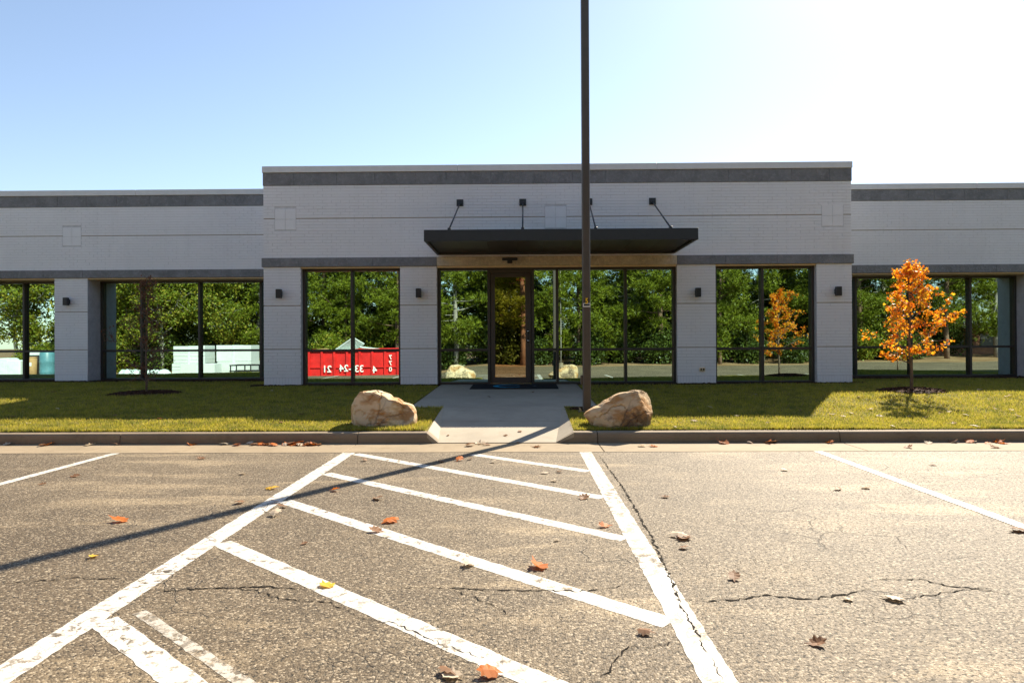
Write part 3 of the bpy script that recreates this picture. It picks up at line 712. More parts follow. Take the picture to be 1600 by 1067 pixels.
# ------------------------------------------------------------------ mulch
def chips(name, pts, mat, lab, par=None):
    m = MB()
    for x, y, z in pts:
        L, wd_, a, tl = rnd.uniform(.015, .05), rnd.uniform(.005, .012), rnd.uniform(0, 6.28), rnd.uniform(-.5, .5)
        c, s = math.cos(a), math.sin(a); pp = []
        for i, j in ((-1, -1), (1, -1), (1, 1), (-1, 1)):
            pp.append((x+c*L*i-s*wd_*j, y+s*L*i+c*wd_*j, z+.008+i*L*tl*.5+.004*j))
        m.add(pp+[(q[0], q[1], q[2]-.006) for q in pp], [(0, 1, 2, 3), (4, 7, 6, 5), (0, 4, 5, 1), (1, 5, 6, 2), (2, 6, 7, 3), (3, 7, 4, 0)])
    o = m.obj(name, mat, par); return o
def mulch_ring(cx, cy, rx, ry, hgt, lab, nch):
    vs = []; fs = []; nr, na = 8, 36
    for i in range(nr+1):
        for k in range(na):
            a = 2*math.pi*k/na; r = i/nr*(1+.08*math.sin(3*a+cx)+.05*math.sin(7*a)); x, y = cx+rx*r*math.cos(a), cy+ry*r*math.sin(a)
            vs.append((x, y, z_lawn(x, y)+hgt*(1-(i/nr)**2)**.8+.006*(1 if i < nr else -3)+rnd.uniform(-.006, .006)))
            if i: b = i*na; fs.append((b-na+k, b+k, b+(k+1) % na, b-na+(k+1) % na))
    me = bpy.data.meshes.new('mulch_ring'); me.from_pydata(vs, [], fs); me.update()
    o = tag(link('mulch_ring', me, M['mulch'], None, True), lab, 'mulch', None, 'stuff')
    pts = []
    for _ in range(nch):
        r = math.sqrt(rnd.random())*1.03; a = rnd.uniform(0, 6.28); x, y = cx+rx*r*math.cos(a), cy+ry*r*math.sin(a)
        pts.append((x, y, z_lawn(x, y)+hgt*max(0, 1-r*r)**.8+.004))
    c = chips('mulch_chips', pts, M['chip'], lab, o); c['kind'] = 'stuff'
mulch_ring(-7.4, 13.3, .66, .58, .05, 'dark mulch ring round the bare sapling', 900)
mulch_ring(7.02, 12.42, .58, .50, .06, 'dark mulch ring round the orange-leaved tree', 900)
def mulch_strip(pts_fn, boxes, lab):
    m = MB()
    for x0, x1, y0, y1 in boxes:
        k = max(2, int((x1-x0)/.12)); rows = [[(x0+(x1-x0)*i/k, y0+rnd.uniform(-.04, .04), z_lawn(x0+(x1-x0)*i/k, y0)-.006) for i in range(k+1)],
            [(x0+(x1-x0)*i/k, y0+.1, z_lawn(x0+(x1-x0)*i/k, y0)+.02+rnd.uniform(0, .02)) for i in range(k+1)], [(x0+(x1-x0)*i/k, y1, z_lawn(0, y1)+.02) for i in range(k+1)]]
        m.loft(rows, cap=False, closed=False)
    o = tag(m.obj('mulch_bed', M['mulch'], None, True), lab, 'mulch', None, 'stuff')
    pts = []
    for x0, x1, y0, y1 in boxes:
        for _ in range(int((x1-x0)*(y1-y0)*260)):
            x, y = rnd.uniform(x0, x1), rnd.uniform(y0, min(y1, y0+.6)); pts.append((x, y, z_lawn(x, y)+.02))
    c = chips('mulch_chips', pts, M['chip'], lab, o); c['kind'] = 'stuff'
mulch_strip(None, [(XL-.25, -1.80, 14.9, 15.32), (1.22, XR+.2, 14.9, 15.32), (-22, XL-.25, 17.0, 17.9), (XR+.2, 22, 17.0, 17.9)], 'dark mulch bed along the foot of the building')
pts = [(1.03+rnd.gauss(0, .15), 10.75+rnd.gauss(0, .12), z_lawn(1.0, 10.75)+.005) for _ in range(240)]
tag(chips('mulch_chips', [q for q in pts if not on_walk(q[0], q[1], .03)], M['chip'], ''), 'dark mulch scraps round the foot of the light pole', 'mulch', None, 'stuff')

# ------------------------------------------------------------------ trees
def leaf_cloud(cent, dirs, size, r, mode='quad', flat=.0):
    n = len(cent); nr = r.normal(size=(n, 3)); nr[:, 2] += flat; nr /= np.linalg.norm(nr, axis=1)[:, None]
    t1 = np.cross(nr, r.normal(size=(n, 3))); t1 /= np.linalg.norm(t1, axis=1)[:, None]; t2 = np.cross(nr, t1)
    s = (size*(.6+.8*r.random(n)))[:, None]
    if mode == 'quad':
        vs = np.stack([cent-t1*s, cent-t2*s*.5+nr*s*.12, cent+t1*s, cent+t2*s*.5+nr*s*.12], 1).reshape(-1, 3)
        return vs, np.arange(4*n).reshape(-1, 4)
    # maple: five pointed lobes folded along the middle, ten outline points
    k = [(0, 1.05), (.20, .50), (.72, .62), (.42, .12), (.62, -.38), (.12, -.34), (0, -.75), (-.12, -.34), (-.62, -.38), (-.42, .12), (-.72, .62), (-.20, .50)]
    L = []
    for x, y in k: L.append(cent + t2*s*x + t1*s*y + nr*s*(abs(x)*.35+.12*y*y))
    vs = np.stack(L, 1).reshape(-1, 3); b = np.arange(n)[:, None]*12
    right = np.concatenate([b+np.array([[0, 6, 5, 3]]), ], 0)
    fs = []
    for q in ([0, 1, 5, 6], [1, 2, 3, 5], [5, 3, 4, 5], [0, 6, 7, 11], [11, 7, 9, 10], [7, 8, 9, 7]):
        if len(set(q)) == 4: fs.append(b+np.array([q]))
    return vs, np.concatenate(fs, 0)
def needles(cent, axis, r, per=9, L=.24, wd=.05):
    n = len(cent); d = r.normal(size=(n, per, 3)); d /= np.linalg.norm(d, axis=2)[:, :, None]
    d = d*.85 + axis[:, None, :]*.75; d /= np.linalg.norm(d, axis=2)[:, :, None]
    sd = np.cross(d, r.normal(size=(n, per, 3))); sd /= np.linalg.norm(sd, axis=2)[:, :, None]
    LL = (L*(.7+.5*r.random((n, per, 1))))
    c = cent[:, None, :]; v0 = c+sd*wd*.5; v1 = c-sd*wd*.5; v2 = c+d*LL
    return np.stack([v0, v1, v2], 2).reshape(-1, 3), np.arange(n*per*3).reshape(-1, 3)
def pine(seed, h, base, spread, lab, bark, grp):
    r = np.random.default_rng(seed); root = thing('pine_tree', lab, 'tree', (0, 0, 0), 0, grp)
    lean = r.normal(size=2)*.02*h; tr = MB(); pts = []; rad = []
    for i in range(9):
        t = i/8; pts.append((lean[0]*t*t+r.normal()*.03, lean[1]*t*t+r.normal()*.03, h*t-.2)); rad.append(max(.015, .020*h*(1-t)**.8*.62+.01))
    tr.tube(pts, rad, 9); pa = np.array(pts)
    def at(z): return np.array([np.interp(z, pa[:, 2], pa[:, k]) for k in range(3)])
    C_, A_ = [], []; nb = int(5.2*h); az = r.random()*6.28
    lm = MB()
    for b in range(nb):
        t = (b+r.random())/nb; z = base+(h-base-.3)*t; az += 2.4+r.normal()*.5
        L = spread*(1.0-.72*t**1.3)*(.5+.65*r.random())*(.6+.4*min(1, t*5)); p0 = at(z); el = math.radians(-5+45*t+r.normal()*10)
        d = np.array([math.cos(az)*math.cos(el), math.sin(az)*math.cos(el), math.sin(el)]); bp = []
        for k in range(5):
            s = k/4; bp.append(p0+d*L*s+np.array([0, 0, .22*L*s*s-.12*L*s])+r.normal(size=3)*.03*L*s)
        lm.tube([tuple(q) for q in bp], [max(.006, .016*L*(1-.8*k/4)) for k in range(5)], 4, False)
        bpa = np.array(bp)
        for q in range(max(3, int(L*2.6))):
            s = .30+.70*r.random()**.7; i = min(3, int(s*4)); f = s*4-i; c = bpa[i]*(1-f)+bpa[i+1]*f
            c = c+r.normal(size=3)*np.array([.25, .25, .10])*(.4+.30*L*s); rr = .20+.16*r.random()
            for e in range(20):
                of = r.normal(size=3)*np.array([1, 1, .55])*rr; ax = of/rr*.45+d*.25+np.array([0, 0, .55]); C_.append(c+of); A_.append(ax/np.linalg.norm(ax))
    t_o = tr.obj('trunk', bark, root, True); lm.obj('limbs', bark, t_o)
    vs, fs = needles(np.array(C_), np.array(A_), r); tri_obj('crown', vs, fs, M['needles'], root); return root
def broadleaf(seed, h, spread, lab, grp, leaf, nleaf, size, name='broadleaf_tree', low=.22, bark=None, trunk_r=None):
    r = np.random.default_rng(seed); root = thing(name, lab, 'tree', (0, 0, 0), 0, grp); tr = MB(); lm = MB()
    pts = [(r.normal()*.04*h*.2*i, r.normal()*.04*h*.2*i, h*.85*i/6-.15) for i in range(7)]
    tr0 = trunk_r or .016*h; tr.tube(pts, [tr0*(1-.13*i) for i in range(7)], 8); pa = np.array(pts); tips = []
    az = r.random()*6
    for b in range(26):
        t = (b+r.random())/26; z = h*(low+(.83-low)*t); az += 2.4+r.normal()*.4
        p0 = np.array([np.interp(z, pa[:, 2], pa[:, k]) for k in range(3)]); prof = math.sin(math.pi*(.18+.78*t))**.7
        L = spread*prof*(.7+.5*r.random()); el = math.radians(20+35*t+r.normal()*10)
        d = np.array([math.cos(az)*math.cos(el), math.sin(az)*math.cos(el), math.sin(el)])
        bp = [p0+d*L*s+np.array([0, 0, .1*L*s*s])+r.normal(size=3)*.05*L*s for s in (0, .3, .6, 1)]
        lm.tube([tuple(q) for q in bp], [tr0*.4*(1-.28*k) for k in range(4)], 4, False)
        for q in range(7):
            s = .35+.65*r.random(); i = min(2, int(s*3)); f = s*3-i; c0 = bp[i]*(1-f)+bp[i+1]*f; c1 = c0+r.normal(size=3)*np.array([.3, .3, .2])*L*.55
            lm.tube([tuple(c0), tuple(c1)], [tr0*.12, tr0*.05], 3, False); tips.append((c1, .07*spread+.10*L*r.random()))
    k = nleaf//len(tips); cent = np.concatenate([c+r.normal(size=(k, 3))*np.array([1, 1, .6])*s for c, s in tips])
    t_o = tr.obj('trunk', bark or M['greybark'], root, True); lm.obj('limbs', bark or M['greybark'], t_o)
    vs, fs = leaf_cloud(cent, None, size, r, 'quad', .5); tri_obj('crown', vs, fs, leaf, root); return root
def bush(seed, lab, grp, leaf):
    r = np.random.default_rng(seed); root = thing('shrub', lab, 'shrub', (0, 0, 0), 0, grp); st = MB(); tips = []
    for b in range(16):
        a = r.random()*6.28; L = 1.0+.9*r.random(); d = np.array([math.cos(a)*.6*r.random(), math.sin(a)*.6*r.random(), 1.0]); d /= np.linalg.norm(d)
        p = d*L; st.tube([(0, 0, -.1), tuple(p*.5+r.normal(size=3)*.06), tuple(p)], [.03, .02, .008], 5, False)
        for q in range(5): tips.append(p*(.35+.7*r.random())+r.normal(size=3)*.28)
    cent = np.concatenate([c+r.normal(size=(150, 3))*np.array([.27, .27, .2]) for c in tips]); cent[:, 2] = np.abs(cent[:, 2])
    st.obj('stem', M['bark'], root); vs, fs = leaf_cloud(cent, None, .075, r, 'quad', .4); tri_obj('foliage', vs, fs, leaf, root); return root

GP, GB, GS = 'pines beyond the parking lot', 'broadleaf trees beyond the parking lot', 'shrubs under the pines'
LP = ['tall pine with a reddish brown trunk mirrored in the windows', 'tall pine with a slender pale trunk mirrored in the windows', 'bushy young pine with low green boughs mirrored in the windows']
pines = [pine(21, 14.0, 2.3, 3.1, LP[0], M['pinebark'], GP), pine(22, 12.5, 1.6, 2.8, LP[1], M['greybark'], GP), pine(23, 9.0, .7, 2.4, LP[2], M['pinebark'], GP), pine(24, 15.0, 6.2, 2.6, 'tall high-crowned pine standing deep in the mirrored wood', M['pinebark'], GP)]
LB = ['green and yellow broadleaf tree mirrored in the left wing windows', 'dark green broadleaf tree filling a gap between mirrored pines']
broads = [broadleaf(31, 9.5, 3.2, LB[0], GB, M['leaves'], 30000, .095), broadleaf(32, 8.0, 2.8, LB[1], GB, M['bushleaf'], 24000, .12)]
LS = 'dense dark green shrub under the mirrored pines'
shrubs = [bush(41, LS, GS, M['bushleaf']), bush(42, 'leafy bright green shrub under the mirrored pines', GS, M['leaves'])]
first = {}
def put(lst, k, x, y, sc_=1.0):
    root = lst[k]; z = z_ground(x, y)-.02; key = (id(lst), k); rz = rnd.uniform(0, 6.28)
    if key not in first:
        first[key] = 1; root.location = (x, y, z); root.rotation_euler = (0, 0, rz); root.scale = (sc_,)*3; return root
    return dup(root, (x, y, z), rz, sc_)
# front row read off the mirrored trunks, then rows behind
for x, y, k in [(-4.0, -10.6, 1), (.1, -9.9, 0), (6.5, -12.4, 1), (8.4, -11.0, 0), (15.2, -12.8, 1), (18.6, -11.0, 0), (12.0, -10.6, 2), (3.4, -11.0, 2), (-7.6, -11.2, 0), (-11.2, -12.5, 2), (-13.0, -14.2, 0),
                (-18.5, -12.0, 1), (-22.0, -13.5, 2), (23.2, -11.4, 0), (26.0, -13.5, 1), (29.5, -12.0, 0), (33.5, -13.0, 1), (-9.4, -14.0, 1), (21.0, -14.5, 2), (-1.8, -12.8, 2), (37.5, -11.5, 0)]:
    put(pines, k, x, y, rnd.uniform(.9, 1.12))
for i in range(22):
    x = -36+i*3.5+rnd.uniform(-1.2, 1.2)
    if x < -12: put(pines, rnd.choice([0, 1, 2]), x, rnd.uniform(-20.5, -16.5), rnd.uniform(.85, 1.1))
    else: put(pines, rnd.choice([3, 3, 2]), x, rnd.uniform(-22, -17), rnd.uniform(.75, .95))
for x, y, k, s in [(-27, -11.5, 0, 1), (-24.5, -10.6, 0, .95), (-31, -12, 0, 1.1), (-20.4, -11.2, 0, .9), (-35, -11, 0, 1), (-28.5, -15, 1, 1), (-15.5, -11.0, 1, .8), (.8, -15, 1, .7), (5, -15, 1, .6), (10.5, -14.5, 1, .7), (-5.5, -14.5, 1, .65), (17, -16, 1, .7), (24.5, -16, 1, .8), (-2.5, -17.5, 1, .8), (14, -19, 1, .8), (21, -20, 1, .8), (7.5, -20, 1, .8), (-9, -19, 1, .8)]:
    put(broads, k, x, y, s)
for i in range(34):
    x = -34+i*2.1+rnd.uniform(-.7, .7)
    if 27.5 < x < 36: continue
    put(shrubs, 1 if rnd.random() < .3 else 0, x, rnd.uniform(-12.8, -10.6), rnd.uniform(.7, 1.25))
for i in range(24):
    x = -36+i*3.0+rnd.uniform(-1, 1); put(shrubs, 0, x, rnd.uniform(-18, -14.5), rnd.uniform(1.2, 1.9))

def young_tree(name, lab, loc, h, crown0, spread_l, spread_r, leafmat, nleaf, size, seed, bark, mode, rtrunk, nbr, trunkonly=.2):
    r = np.random.default_rng(seed); root = thing(name, lab, 'tree', loc); tr = MB(); lm = MB()
    pts = [(.012*math.sin(i*1.3)+.004*i*(1 if seed % 2 else -1), .01*math.cos(i*1.7), h*i/9-.03) for i in range(10)]
    tr.tube(pts, [rtrunk*(1-.095*i) for i in range(10)], 9); pa = np.array(pts); cl = []; tw = []
    az = .4
    for b in range(nbr):
        t = (b+.5*r.random())/nbr; z = crown0+(h-crown0-.05)*t; az += 2.4+r.normal()*.35
        p0 = np.array([np.interp(z, pa[:, 2], pa[:, k]) for k in range(3)])
        sp = spread_r if math.cos(az) > 0 else spread_l
        prof = (1-t)**.75*.95+.12 if t > .12 else .75
        L = sp*prof*(.65+.5*r.random()); el = math.radians(16+38*t+r.normal()*8)
        d = np.array([math.cos(az)*math.cos(el), math.sin(az)*math.cos(el), math.sin(el)])
        bp = [p0+d*L*s+np.array([0, 0, .10*L*s*s])+r.normal(size=3)*.03*L*s for s in (0, .33, .66, 1)]
        lm.tube([tuple(q) for q in bp], [rtrunk*.32*(1-t*.5)*(1-.28*k)+.001 for k in range(4)], 5, False)
        for q in range(5):
            s = .25+.75*r.random(); i = min(2, int(s*3)); f = s*3-i; c0 = bp[i]*(1-f)+bp[i+1]*f
            dd = d*.7+r.normal(size=3)*.55; c1 = c0+dd/np.linalg.norm(dd)*L*(.18+.25*r.random())
            lm.tube([tuple(c0), tuple((c0+c1)/2+r.normal(size=3)*.01), tuple(c1)], [.0055, .004, .0028], 4, False); tw.append((c0, c1))
            if mode == 'bare':
                for e in range(2):
                    f2 = .3+.6*r.random(); c2 = c0*(1-f2)+c1*f2; dd = (c1-c0)*.4+r.normal(size=3)*.09; c3 = c2+dd
                    lm.tube([tuple(c2), tuple(c3)], [.0032, .002], 3, False); tw.append((c2, c3))
    cent = []
    for _ in range(nleaf):
        c0, c1 = tw[r.integers(len(tw))]; f = .2+.9*r.random(); cent.append(c0*(1-f)+c1*f+r.normal(size=3)*np.array([.035, .035, .03]))
    t_o = tr.obj('trunk', bark, root, True); lm.obj('limbs', bark, t_o)
    vs, fs = leaf_cloud(np.array(cent), None, size, r, 'maple' if mode != 'bare' else 'quad', .5); tri_obj('crown', vs, fs, leafmat, root); return root
ot = G(1424, 612, .385); young_tree('maple_tree', 'small maple full of bright orange leaves in a mulch ring', (ot.x, ot.y, z_lawn(ot.x, ot.y)), 2.18, .50, .66, 1.08, M['orange'], 2900, .033, 52, M['bark'], 'maple', .030, 34)
lt = G(228, 617, .31); young_tree('sapling', 'thin bare sapling with a few dry brown leaves before the left wing window', (lt.x, lt.y, z_lawn(lt.x, lt.y)), 2.25, .22, .62, .58, M['twigleaf'], 1700, .020, 57, M['bark'], 'bare', .024, 34)
lf = MB()
young_tree('broadleaf_tree', 'slim young tree on the lawn seen only mirrored in the right wing window', (13.4, 11.2, z_lawn(13.4, 11.2)), 2.3, .6, .5, .55, M['twigleaf'], 700, .035, 58, M['bark'], 'maple', .028, 26)

# ------------------------------------------------------------------ fallen leaves
def leaf_mesh(seed, curl):
    r = random.Random(seed); k = [(0, 1.0), (.26, .72), (.58, .70), (.50, .38), (.78, .16), (.52, -.10), (.52, -.46), (.18, -.56), (.03, -1.1)]
    k = k+[(-x, y) for x, y in reversed(k[1:-1])]; k = k[:9]+[(-.03, -1.1)]+k[9:]
    vs = [(x*(1+r.uniform(-.15, .15)), y*(1+r.uniform(-.1, .1)), 0) for x, y in k]; mid = [(0, .55, 0), (0, .1, 0), (0, -.35, 0)]
    vs = vs+mid; n = len(k); fs = []
    vs = [(x, y, curl*(x*x*.9)+.35*curl*(y*y)+r.uniform(-.05, .05)) for x, y, _ in vs]
    chain = [n, n, n, n+1, n+1, n+2, n+2, n+2, n+2]
    for i in range(n):
        a, b = i, (i+1) % n; y = (vs[a][1]+vs[b][1])/2; c = n if y > .33 else (n+1 if y > -.15 else n+2)
        fs.append((a, c, b))
        if i and c != pc_: fs.append((a, pc_, c))
        pc_ = c
    fs += [(0, n, n+1)][:0]
    me = bpy.data.meshes.new('fallen_leaf'); me.from_pydata(vs, [], fs); me.update(); return me
lms = {m: [leaf_mesh(s+hash_, c) for s, c in ((1, .30), (2, .55), (3, -.35))] for hash_, m in ((0, 'leaf_brown'), (10, 'leaf_rust'), (20, 'leaf_pale'), (30, 'leaf_yellow'))}
for m, l in lms.items():
    for me in l: me.materials.append(M[m])
def leaf(u, v, m, zf, lab, grp, size=.055, z0=0.0):
    p = G(u, v, z0)
    if 'lawn' in grp and p.y < 9.6:
        p = G(u, v, .165); k_ = max(1, 8.95/p.y); p.x *= k_; p.y *= k_
    if 'gutter' in grp: p.y = min(p.y, 8.65-rnd.random()**2*.14)
    z = zf(p.x, p.y)
    o = link('fallen_leaf', rnd.choice(lms[m]), None); s = size*rnd.uniform(.75, 1.25); o.scale = (s, s, s)
    e = Euler((rnd.uniform(-.3, .3), rnd.uniform(-.3, .3), rnd.uniform(0, 6.28))); o.rotation_euler = e; em = e.to_matrix()
    lo = min((em @ v_.co).z for v_ in o.data.vertices)*s; o.location = (p.x, p.y, z+.001-lo); return tag(o, lab, 'leaf', grp)
cn = {'leaf_brown': 'brown', 'leaf_rust': 'rust red', 'leaf_pale': 'pale tan', 'leaf_yellow': 'yellow'}
lot_l = [(840, 886, 'leaf_rust', 1.3), (1060, 839, 'leaf_pale', 1.2), (1070, 842, 'leaf_brown', 1.2), (1069, 857, 'leaf_brown', .8), (1147, 905, 'leaf_brown', 1), (1395, 937, 'leaf_pale', 1.1), (1275, 1007, 'leaf_brown', 1.0), (1038, 777, 'leaf_brown', 1), (850, 740, 'leaf_pale', 1), (875, 738, 'leaf_brown', 1), (865, 752, 'leaf_pale', .8), (912, 779, 'leaf_brown', 1), (945, 823, 'leaf_rust', 1), (870, 845, 'leaf_pale', .6), (1352, 763, 'leaf_pale', 1.2), (1310, 765, 'leaf_brown', .8), (1457, 727, 'leaf_brown', 1.1), (1225, 735, 'leaf_pale', 1), (1590, 830, 'leaf_brown', 1.2), (1325, 938, 'leaf_pale', .8),
 (185, 815, 'leaf_rust', 1.1), (145, 871, 'leaf_yellow', .9), (375, 786, 'leaf_brown', 1.1), (425, 764, 'leaf_yellow', 1.2), (430, 786, 'leaf_brown', 1.2), (440, 793, 'leaf_brown', 1), (430, 806, 'leaf_pale', 1), (523, 767, 'leaf_rust', 1), (590, 780, 'leaf_brown', 1), (610, 816, 'leaf_rust', 1.2), (588, 831, 'leaf_brown', .9), (733, 884, 'leaf_pale', 1), (510, 915, 'leaf_yellow', 1.0), (700, 1052, 'leaf_brown', .9), (708, 1058, 'leaf_pale', 1), (766, 1056, 'leaf_rust', .9), (118, 745, 'leaf_brown', 1), (66, 757, 'leaf_brown', .8), (315, 717, 'leaf_brown', .9), (570, 720, 'leaf_brown', 1.2), (690, 722, 'leaf_brown', 1), (718, 720, 'leaf_rust', 1), (735, 718, 'leaf_brown', 1), (770, 723, 'leaf_pale', .8), (380, 741, 'leaf_pale', .8), (1130, 694, 'leaf_pale', .9), (1009, 991, 'leaf_brown', .8), (475, 850, 'leaf_brown', .6)]
for u, v, m, s in lot_l: leaf(u, v, m, lambda x, y: z_lot(x, y)+.004, f'curled {cn[m]} fallen leaf on the open asphalt', f'{cn[m]} leaves on the asphalt', .052*s)
gl = [(35, 691), (95, 692), (101, 690), (158, 692), (195, 693), (315, 691), (365, 691), (388, 690), (397, 692), (735, 697), (752, 694), (760, 696), (838, 699), (1004, 698), (1020, 698), (1127, 692), (1168, 691), (1200, 693), (1205, 691), (1286, 690), (1480, 689), (1488, 692), (1506, 689), (1515, 692), (1528, 690), (1541, 688), (1552, 691), (1560, 692), (1556, 700), (1420, 700), (1450, 693)]
gl += [(rnd.uniform(408, 502), rnd.uniform(689, 697)) for _ in range(34)]
for u, v in gl:
    m = rnd.choice(['leaf_brown', 'leaf_rust', 'leaf_rust', 'leaf_brown', 'leaf_pale'] if u < 1100 else ['leaf_brown', 'leaf_rust', 'leaf_pale'])
    leaf(u, v, m, lambda x, y: .005, f'{cn[m]} fallen leaf lying in the gutter at the kerb', f'{cn[m]} leaves in the gutter', .07)
ll = [(1343, 629), (1300, 644), (1360, 640), (1375, 655), (1445, 647), (1483, 642), (1497, 641), (1575, 629), (1525, 668), (1490, 663), (1470, 652), (1330, 652), (1316, 655), (1420, 646), (1530, 622), (1590, 655), (1555, 648), (1150, 655), (1085, 660), (1200, 662), (1055, 668), (1250, 640), (1110, 638), (1180, 625), (1395, 668), (1510, 655), (90, 640), (20, 648), (180, 655), (330, 640), (45, 663), (440, 662), (390, 630), (470, 645), (520, 655), (300, 662), (85, 620), (425, 618), (350, 610), (250, 658), (1580, 640), (1465, 625)]
for u, v in ll:
    m = rnd.choice(['leaf_pale', 'leaf_pale', 'leaf_brown'] if u > 1000 else ['leaf_rust', 'leaf_brown', 'leaf_brown', 'leaf_pale'])
    leaf(u, v, m, lambda x, y: z_lawn(x, y)+.012, f'{cn[m]} fallen leaf lying on the lawn', f'{cn[m]} leaves on the lawn', .050, .25)
for u, v in ((764, 623), (832, 617), (812, 652), (810, 660), (700, 655), (790, 655)):
    leaf(u, v, 'leaf_brown', lambda x, y: (zl0(y) if y > 11 else .014+.241*(y-8.69)/2.31)+.002, 'small dark brown leaf lying on the concrete walkway', 'dark leaves on the walkway', .04, .27)

# ------------------------------------------------------------------ what the windows mirror: dumpster, building supplies, far building, far lamp post
zd = z_lot(-8, .0)
dx0, dx1, dyf, dh = -10.1, -5.45, .3, 1.55
t = thing('dumpster', 'long red steel roll-off dumpster with white phone number mirrored in the window', 'dumpster', ((dx0+dx1)/2, dyf-1.2, zd), 0)
hx = (dx1-dx0)/2
body = MB(); T = .06
body.box(-hx, hx, 1.2-T, 1.2, .14, dh).box(-hx, hx, -1.2, -1.2+T, .14, dh).box(-hx, -hx+T, -1.2+T, 1.2-T, .14, dh-.001).box(hx-T, hx, -1.2+T, 1.2-T, .14, dh-.001).box(-hx+T, hx-T, -1.2+T, 1.2-T, .141, .2)
body.obj('body', M['dump'], t)
MB().bbox(-hx-.05, hx+.05, 1.2, 1.29, dh-.1, dh+.02, .01).obj('rim', M['dump'], t); MB().bbox(-hx-.05, hx+.05, -1.29, -1.2, dh-.1, dh+.02, .01).obj('rim', M['dump'], t)
for i in range(9):
    x = -hx+.05+i*(2*hx-.1)/8; MB().bbox(x-.05, x+.05, 1.2, 1.28, .10, dh-.1, .008).obj('rib', M['dump'], t)
MB().bbox(-hx, hx, 1.2, 1.26, .72, .77, .006).obj('side_rail', M['dump'], t); MB().bbox(-hx, hx, 1.2, 1.27, .10, .22, .006).obj('bottom_rail', M['dump'], t)
for x in (-hx+.5, hx-.5):
    for y in (-.8, .8): MB().tube([(x, y-.1, .1), (x, y+.1, .1)], .1, 12).obj('wheel', M['black'], t)
def dtext(s, u, v, size):
    p = RW(u, v, 30.3, YG); text('number', s, size, M['white'], t, (p.x-(dx0+dx1)/2, 1.29, p.z-zd), (math.pi/2, 0, math.pi), .004, 1.0, .006)
for s, u, v, z in (('21', 511, 577.5, .42), ('-24', 540, 576, .42), ('33', 562, 577.5, .42), ('4', 586, 579, .42), ('7', 611, 560, .27), ('7', 611, 569, .27), ('0', 611, 578, .27)): dtext(s, u, v, z)
def slab_thing(name, lab, cat, pts, mat, grp=None): 
    o = fix_normals(MB().loft(pts).obj(name, mat)); return tag(o, lab, cat, grp)
# debris sheets on top of the load
load = tag(MB().bbox(-2.2, 2.2, -1.0, 1.0, .3, 1.42, .2).obj('debris_load', M['plastic'], None), 'heap of pale wrapped rubble filling the red dumpster', 'debris'); load.location = t.location
for i, (x, y, z, rx, ry, rz, sx, sy, lab) in enumerate(((-.2, .3, 1.62, .5, -.55, .3, 1.3, .8, 'white foam sheet peaking above the red dumpster'), (1.2, .2, 1.50, .15, .12, .2, 1.5, .9, 'pale green sheet lying flat on the red dumpster'), (-1.6, .1, 1.50, .12, -.1, .1, 1.1, .8, 'tan board lying on the end of the dumpster load'))):
    o = MB().bbox(-sx/2, sx/2, -sy/2, sy/2, -.03, .03, .008).obj('waste_sheet', (M['foam'], M['plastic'], M['cardboard'])[i]); o.location = Vector(t.location)+Vector((x, y, z)); o.rotation_euler = (rx, ry, rz); tag(o, lab, 'sheet')
# foam board stacks
zs = z_lot(-16, 1.4)
def bundle(x0, x1, y0, y1, z0, z1, lab, n=5, skew=0.0):
    t = thing('foam_bundle', lab, 'bundle', ((x0+x1)/2, (y0+y1)/2, zs+z0), rnd.uniform(-.04, .04)); hx, hy = (x1-x0)/2, (y1-y0)/2; ht = (z1-z0)/n
    for i in range(n): MB().bbox(-hx+rnd.uniform(-.012, .012), hx+rnd.uniform(-.012, .012), -hy, hy+rnd.uniform(-.01, .01), i*ht+.003, (i+1)*ht-.003+(skew if i == n-1 else 0), .01).obj('foam_board', M['foam'], t)
    MB().box(-.05, .05, -hy-.006, hy+.016, .0, z1-z0+.008).obj('strap', M['plastic'], t)
bundle(-17.6, -15.95, .4, 1.6, 0, .85, 'lower white foam board bundle of the stack nearer the wrapped rolls')
bundle(-17.55, -15.95, .4, 1.58, .855, 1.74, 'upper white foam board bundle of the stack nearer the wrapped rolls')
bundle(-15.35, -13.6, .3, 1.5, 0, .92, 'lower white foam board bundle of the stack nearer the dumpster', 2)
bundle(-15.4, -13.65, .3, 1.48, .925, 1.76, 'upper white foam board bundle of the stack nearer the dumpster', 1)
bundle(-16.7, -15.0, 1.75, 2.6, .0, .86, 'single low white carton in front of the foam stacks', 1)
for i, (x, y, L, lab) in enumerate(((-18.4, 1.5, .7, 'fat plastic wrapped roll lying beside the foam stacks'), (-19.5, 1.8, .55, 'small plastic wrapped roll farther from the foam stacks'))):
    t2 = thing('wrapped_roll', lab, 'roll', (x, y, z_lot(x, y))); m = MB(); k = 9
    m.tube([(-L+2*L*j/k, .03*math.sin(j*2), .27) for j in range(k+1)], [.2]+[.34+.03*math.sin(j*2.1+i) for j in range(1, k)]+[.15], 14).obj('wrap', M['plastic'], t2, True)
    MB().tube([(-L-.06, 0, .27), (L+.06, 0, .27)], .05, 10).obj('core', M['cardboard'], t2, True)
t2 = thing('steel_rack', 'low open steel rack beside the white foam stacks', 'rack', (-13.3, 2.2, z_lot(-13.3, 2.2)))
for y in (-.35, .35):
    for z in (.22, .5): MB().bbox(-.95, .95, y-.03, y+.03, z-.03, z+.03, .005).obj('rail', M['black'], t2)
    for x in (-.9, -.2, .5, .9): MB().bbox(x-.025, x+.025, y-.025, y+.025, 0, .47, .005).obj('post', M['black'], t2)
for x in (-.9, -.3, .3, .9): MB().bbox(x-.03, x+.03, -.32, .32, .47, .53, .005).obj('cross_bar', M['steel'], t2)
